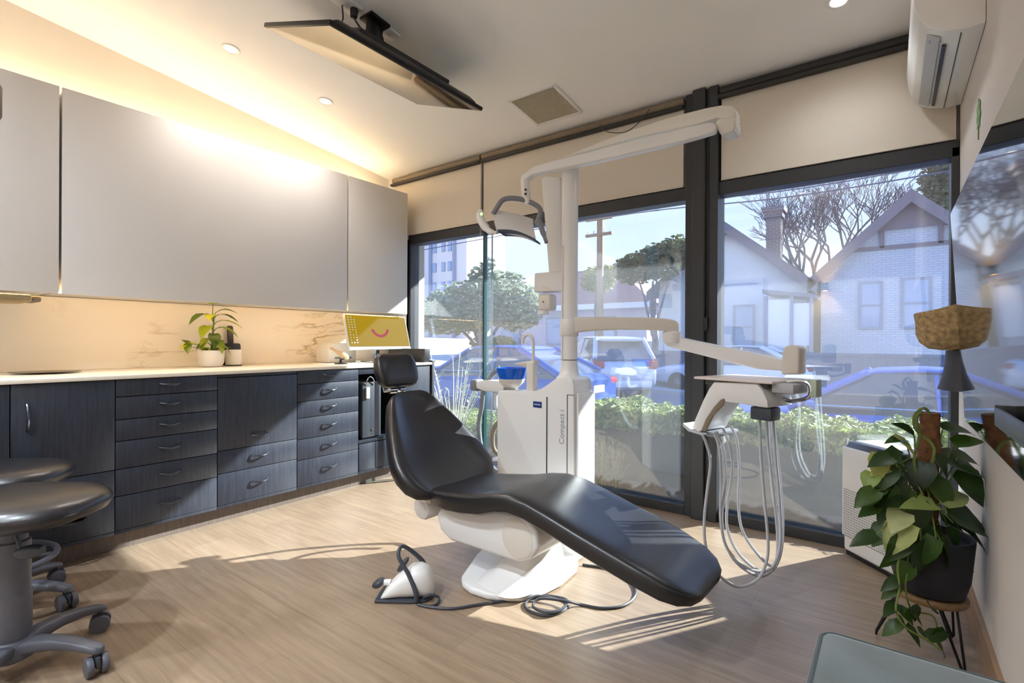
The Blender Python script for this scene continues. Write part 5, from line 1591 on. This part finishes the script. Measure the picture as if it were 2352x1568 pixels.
gable_house('pale gabled house with tall brick chimney, right beside the dark column', -4.9, 2.6, 20, 30, -.6, 3.15, 5.3, X['render'], X['roof'], [(-4.6, -4.0, .9, 2.4)], chim=(-3.55, 21.5, .5, 3.0, 5.9), trim=False)
t = thing('porch', 'small white porch lean to between the two gabled houses', 'porch', (-2.2, 19, -.6))
MB().prism([(-3.4, 18.4, 2.72), (-1.9, 18.4, 2.5), (-1.9, 18.4, 2.62), (-3.4, 18.4, 2.84)], (0, 1.6, 0)).build('roof', X['roof'], t, flat=True)
for px_ in (-3.3, -2.55, -2.0):
    MB().box((px_ - .05, 18.5, -.6), (px_ + .05, 18.6, 2.62)).build('post', X['winf'], t, flat=True)
MB().box((-3.25, 18.56, .9), (-2.6, 18.6, 2.5)).build('screen', X['carwhite'], t, flat=True)
MB().box((-2.5, 18.56, 1.0), (-2.05, 18.6, 2.35)).build('screen', X['carwhite'], t, flat=True)
fe = MB().box((-9, 16.8, -.8), (6, 16.95, .72))
fe.box((-9, 16.77, .72), (6, 16.98, .8))
tag(fe.build('front_fence', X['fence'], flat=True), 'low grey blue fence across the road in front of the houses', 'fence')
# hipped house in the middle
t = thing('house', 'lilac house with reddish hip roof behind the utility pole', 'house', (-13, 24, -.3))
MB().box((-19.5, 24, -.4), (-9.6, 31, 3.0)).build('walls', X['lilac'], t, flat=True)
bp_ = [V((-20, 23.5, 3.0)), V((-9.1, 23.5, 3.0)), V((-9.1, 31.5, 3.0)), V((-20, 31.5, 3.0))]; rp = [V((-16, 27.5, 5.4)), V((-12.8, 27.5, 5.4))]
MB().add(bp_ + rp, [(0, 1, 5, 4), (1, 2, 5), (2, 3, 4, 5), (3, 0, 4), (3, 2, 1, 0)]).build('hip_roof', X['roofr'], t, flat=True)
MB().box((-20, 23.3, 2.75), (-9.1, 23.55, 3.02)).build('gutter', X['carwhite'], t, flat=True)
for a, b in ((-18.6, -17.2), (-15.4, -13.8), (-12.4, -11.2)):
    f_ = MB().box((a, 23.9, .9), (b, 24.0, 2.4)).build('window_frame', X['winf'], t, flat=True)
    MB().box((a + .08, 23.88, .98), (b - .08, 23.92, 2.32)).build('pane', X['wing'], f_, flat=True)
# apartment block far left
t = thing('apartment_block', 'pale apartment block far beyond the fig tree at the left', 'building', (-61, 60, -.5))
MB().box((-67, 60, -.5), (-53.6, 70, 24)).build('walls', M('apartment_render', '#e6dcd8', .85, noise=.02), t, flat=True)
for z_ in (9.2, 12.4, 15.6, 18.8):
    for x_ in (-64, -60.6, -58.6, -57.2):
        f_ = MB().box((x_ - .4, 59.88, z_), (x_ + .4, 60, z_ + 1.5)).build('window_frame', X['winf'], t, flat=True)
        MB().box((x_ - .3, 59.84, z_ + .1), (x_ + .3, 59.9, z_ + 1.4)).build('pane', X['wing'], f_, flat=True)
MB().box((-61.8, 59.7, 0), (-61.2, 60, 24)).box((-56.4, 59.7, 0), (-55.8, 60, 24)).build('wall_bar', X['winf'], t, flat=True)  # two grey upright bars down the wall

# trees
def blob_leaves(m, r, c, rad, n, size):
    vs, fs = [], []
    for i in range(n):
        d = V((r.gauss(0, 1), r.gauss(0, 1), r.gauss(0, 1))).normalized() * (r.random() ** .4)
        p = V(c) + V((d.x * rad[0], d.y * rad[1], d.z * rad[2]))
        n_ = V((r.uniform(-1, 1), r.uniform(-1, 1), r.uniform(-.3, 1))).normalized()
        u, w = basis(n_)
        L, W_ = size * r.uniform(.6, 1.2), size * .45 * r.uniform(.7, 1.2)
        o = len(vs)
        vs += [p - u * L, p + w * W_, p + u * L, p - w * W_]
        fs.append((o, o + 1, o + 2, o + 3))
    m.add(vs, fs)
def leafy_tree(label, base, hgt, blobs, mat, seed, trunk=.14, size=.16, name='tree'):
    r = random.Random(seed)
    t = thing(name, label, 'tree', base)
    tm = MB().tube([V(base), V(base) + V((.1, 0, hgt * .4)), V(base) + V((-.05, 0, hgt * .75)), V(base) + Z * hgt], [trunk, trunk * .75, trunk * .5, trunk * .2], 10)
    for c, rad, n in blobs:
        tm.tube([V(base) + Z * hgt * .45, (V(base) + Z * hgt * .55 + V(c)) / 2, V(c)], [trunk * .4, trunk * .1], 6)
    tm.build('trunk', X_bark, t)
    m = MB()
    for c, rad, n in blobs:
        blob_leaves(m, r, c, rad, n, size)
    m.build('crown', mat, t, flat=True)
    return t
X_bark = MAT['barkb']
leafy_tree('broad pale fig tree outside the left window, before the apartment block', (-11.8, 14, -.4), 2.6, [((-12.6, 14, 2.3), (1.7, 1.2, 1.0), 2600), ((-11.2, 14.2, 2.6), (1.5, 1.2, 1.0), 2200), ((-13.8, 14, 2.1), (1.1, 1, .8), 1300), ((-10.2, 14, 2.2), (.9, .9, .8), 1100), ((-12, 14, 3.3), (.35, .3, .5), 200), ((-11.5, 14, 3.5), (.3, .3, .6), 180)], X['leafp'], 21, .2, .13)
leafy_tree('dark green tree crown behind the lilac house roof, left of the column', (-7.2, 18.6, -.4), 3.8, [((-7.9, 18.6, 3.9), (.9, .8, .6), 1300), ((-7.0, 18.6, 4.1), (1.0, .9, .7), 1600), ((-6.2, 18.6, 4.4), (.8, .8, .6), 1200)], X['leafd'], 22, .16, .12)
leafy_tree('olive tinted tree crown just right of the utility pole', (-11.6, 22.5, -.4), 4.0, [((-11.5, 22.5, 4.1), (.9, .8, .7), 1200), ((-11.0, 22.5, 4.3), (.6, .6, .5), 600)], X['leafo'], 23, .12, .12)
leafy_tree('tall brown green conifer behind the white brick house, by the side wall', (2.3, 27, -.6), 9.4, [((2.0, 27, 7.6), (1.2, 1, 1.2), 2000), ((2.4, 27, 8.7), (.9, .8, 1.0), 1400), ((1.6, 27, 6.6), (1.1, 1, .7), 1100)], X['pine'], 24, .2, .14)
leafy_tree('small clipped yellow shrub row beside the lilac house', (-17.8, 22, -.3), 1.0, [((-18.4, 22, .9), (.9, .5, .5), 800), ((-17, 22, .9), (.9, .5, .5), 800)], X['leafo'], 25, .08, .12, 'shrub')
# bare winter tree
bt_ = thing('tree', 'big bare winter tree between the two gabled houses', 'tree', (-2.45, 24, -.7))
tm, bm2 = MB(), MB()
r = random.Random(5)
def grow(p, d, ln, rad, lev, mb):
    q = p
    pts = [p]
    dd = d.copy()
    for k in range(3):
        dd = (dd + V((r.uniform(-.16, .16), r.uniform(-.16, .16), r.uniform(-.05, .12)))).normalized()
        q = q + dd * ln / 3
        pts.append(q)
    mb.tube(pts, [rad, rad * .85, rad * .72, rad * .6], 6 if lev < 3 else 3)
    if lev >= 7:
        return
    nb = 3 if lev < 4 else (3 if r.random() < .35 else 2)
    for k in range(nb):
        nd = (dd + V((r.uniform(-.75, .75), r.uniform(-.6, .6), r.uniform(-.22, .42)))).normalized()
        grow(q if k else pts[2], nd, ln * r.uniform(.62, .82), max(rad * .62, .011), lev + 1, bm2)
tb = V((-2.45, 24, -.7))
tm.tube([tb, tb + V((.05, 0, 1.8)), tb + V((.12, 0, 3.4)), tb + V((.1, 0, 4.3))], [.3, .24, .2, .17], 12)
for d in ((-.9, 0, .75), (-.25, .2, 1), (.35, -.2, 1), (1.1, .1, .8), (-.55, -.2, .9), (.75, 0, .95)):
    grow(tb + V((.11, 0, r.uniform(3.4, 4.2))), V(d).normalized(), 1.6, .10, 1, bm2)
tm.build('trunk', MAT['barkb'], bt_)
bm2.build('branches', MAT['barkb'], bt_, flat=True)
# utility pole and wires
up = thing('utility_pole', 'timber utility pole with two cross arms seen right of the unit post', 'pole', (-8.1, 16, -.45))
MB().cyl((-8.1, 16, -.45), (-8.1, 16, 5.75), .14, .11, 12).build('shaft', X['pole'], up)
for z_ in (4.75, 5.3):
    c = MB().box((-8.6, 15.85, z_), (-7.6, 15.95, z_ + .09)).build('cross_arm', X['pole'], up)
    for x_ in (-8.52, -8.3, -7.9, -7.68):
        MB().cyl((x_, 15.9, z_ + .09), (x_, 15.9, z_ + .2), .035, .025, 8).build('insulator', X['carwhite'], c)
for k, (z_, o) in enumerate(((5.35, .0), (5.5, -.35), (5.62, .3), (5.75, .1))):
    pts = [V((-40, 15.9 + o, z_ + .25)), V((-25, 15.9 + o, z_ - .3)), V((-8.1, 15.9 + o, z_)), V((-1, 15.9 + o, z_ - .22)), V((10, 15.9 + o, z_ + .3))]
    tag(MB().tube(pts, .02, 5, sm=8).build('power_line', X['wire']), ('lowest power line of the bundle crossing the sky', 'second lowest power line of the bundle crossing the sky', 'second highest power line of the bundle crossing the sky', 'highest power line of the bundle crossing the sky')[k], 'power line', 'power lines over the street')
# ------------------------------------------------------------------ light
def light(name, kind, loc, energy, color, **k):
    l = bpy.data.lights.new(name, kind)
    l.energy = energy
    l.color = color
    for a, b in k.items():
        setattr(l, a, b)
    o = bpy.data.objects.new(name, l)
    COL.objects.link(o)
    o.location = loc
    return o
SUN = V((-.61, -1.0, -.675)).normalized()
s = light('sun', 'SUN', (8, 12, 10), 19.0, (1, 1, 1), angle=math.radians(.6))
s.rotation_euler = SUN.to_track_quat('-Z', 'Y').to_euler()
for i, (p, w) in enumerate(DLS):
    col = (1, .93, .86) if w == 1 else ((.9, .95, 1) if w == 0 else (.80, .90, 1))
    e = 7 if w == 1 else (4 if w == 0 else w)
    o = light('downlight_beam', 'SPOT', p, e * 4, col, spot_size=math.radians(140), spot_blend=1.0, shadow_soft_size=.05)
    o.rotation_euler = V((0, 0, -1)).to_track_quat('-Z', 'Y').to_euler()

for sg in (-1, 1):
    o = light('wall_lamp_beam', 'SPOT', (-.78, BY + .075, 1.93 + sg * .07), 26, (1, .74, .42), spot_size=math.radians(95), spot_blend=.6, shadow_soft_size=.02)
    o.rotation_euler = V((0, -.25, sg)).to_track_quat('-Z', 'Y').to_euler()
w = bpy.data.worlds.new('sky')
SC.world = w
w.use_nodes = True
nt = w.node_tree
bg = nt.nodes['Background']
tc = nt.nodes.new('ShaderNodeTexCoord')
sp_ = nt.nodes.new('ShaderNodeSeparateXYZ')
nt.links.new(tc.outputs['Generated'], sp_.inputs[0])
rp_ = nt.nodes.new('ShaderNodeValToRGB')
e_ = rp_.color_ramp.elements
e_[0].position = 0.0; e_[0].color = (.72, .80, 1.0, 1)
e_[1].position = .75; e_[1].color = (.16, .34, 1.0, 1)
x = e_.new(.2); x.color = (.58, .69, 1.0, 1)
x = e_.new(.4); x.color = (.38, .54, 1.0, 1)
nt.links.new(sp_.outputs['Z'], rp_.inputs[0])
nt.links.new(rp_.outputs[0], bg.inputs['Color'])
bg.inputs['Strength'].default_value = 1.6

# ------------------------------------------------------------------ camera and view
cd = bpy.data.cameras.new('camera')
cam = bpy.data.objects.new('camera', cd)
COL.objects.link(cam)
cd.sensor_width = 36
cd.lens = FPX / 2352 * 36
cd.clip_start = .02
cd.clip_end = 300
cam.matrix_world = Matrix((( RGT.x, UPV.x, -FWD.x, EYE.x), (RGT.y, UPV.y, -FWD.y, EYE.y), (RGT.z, UPV.z, -FWD.z, EYE.z), (0, 0, 0, 1)))
SC.camera = cam
vs = SC.view_settings
vs.view_transform = 'Standard'
vs.look = 'None'
vs.gamma = 1
vs.use_curve_mapping = False
vs.exposure = 0.16
cy = SC.cycles
cy.use_denoising = True
cy.max_bounces = 14
cy.diffuse_bounces = 8
cy.glossy_bounces = 6
cy.transparent_max_bounces = 16
cy.transmission_bounces = 8
cy.sample_clamp_indirect = 8
cy.caustics_reflective = False
cy.caustics_refractive = False
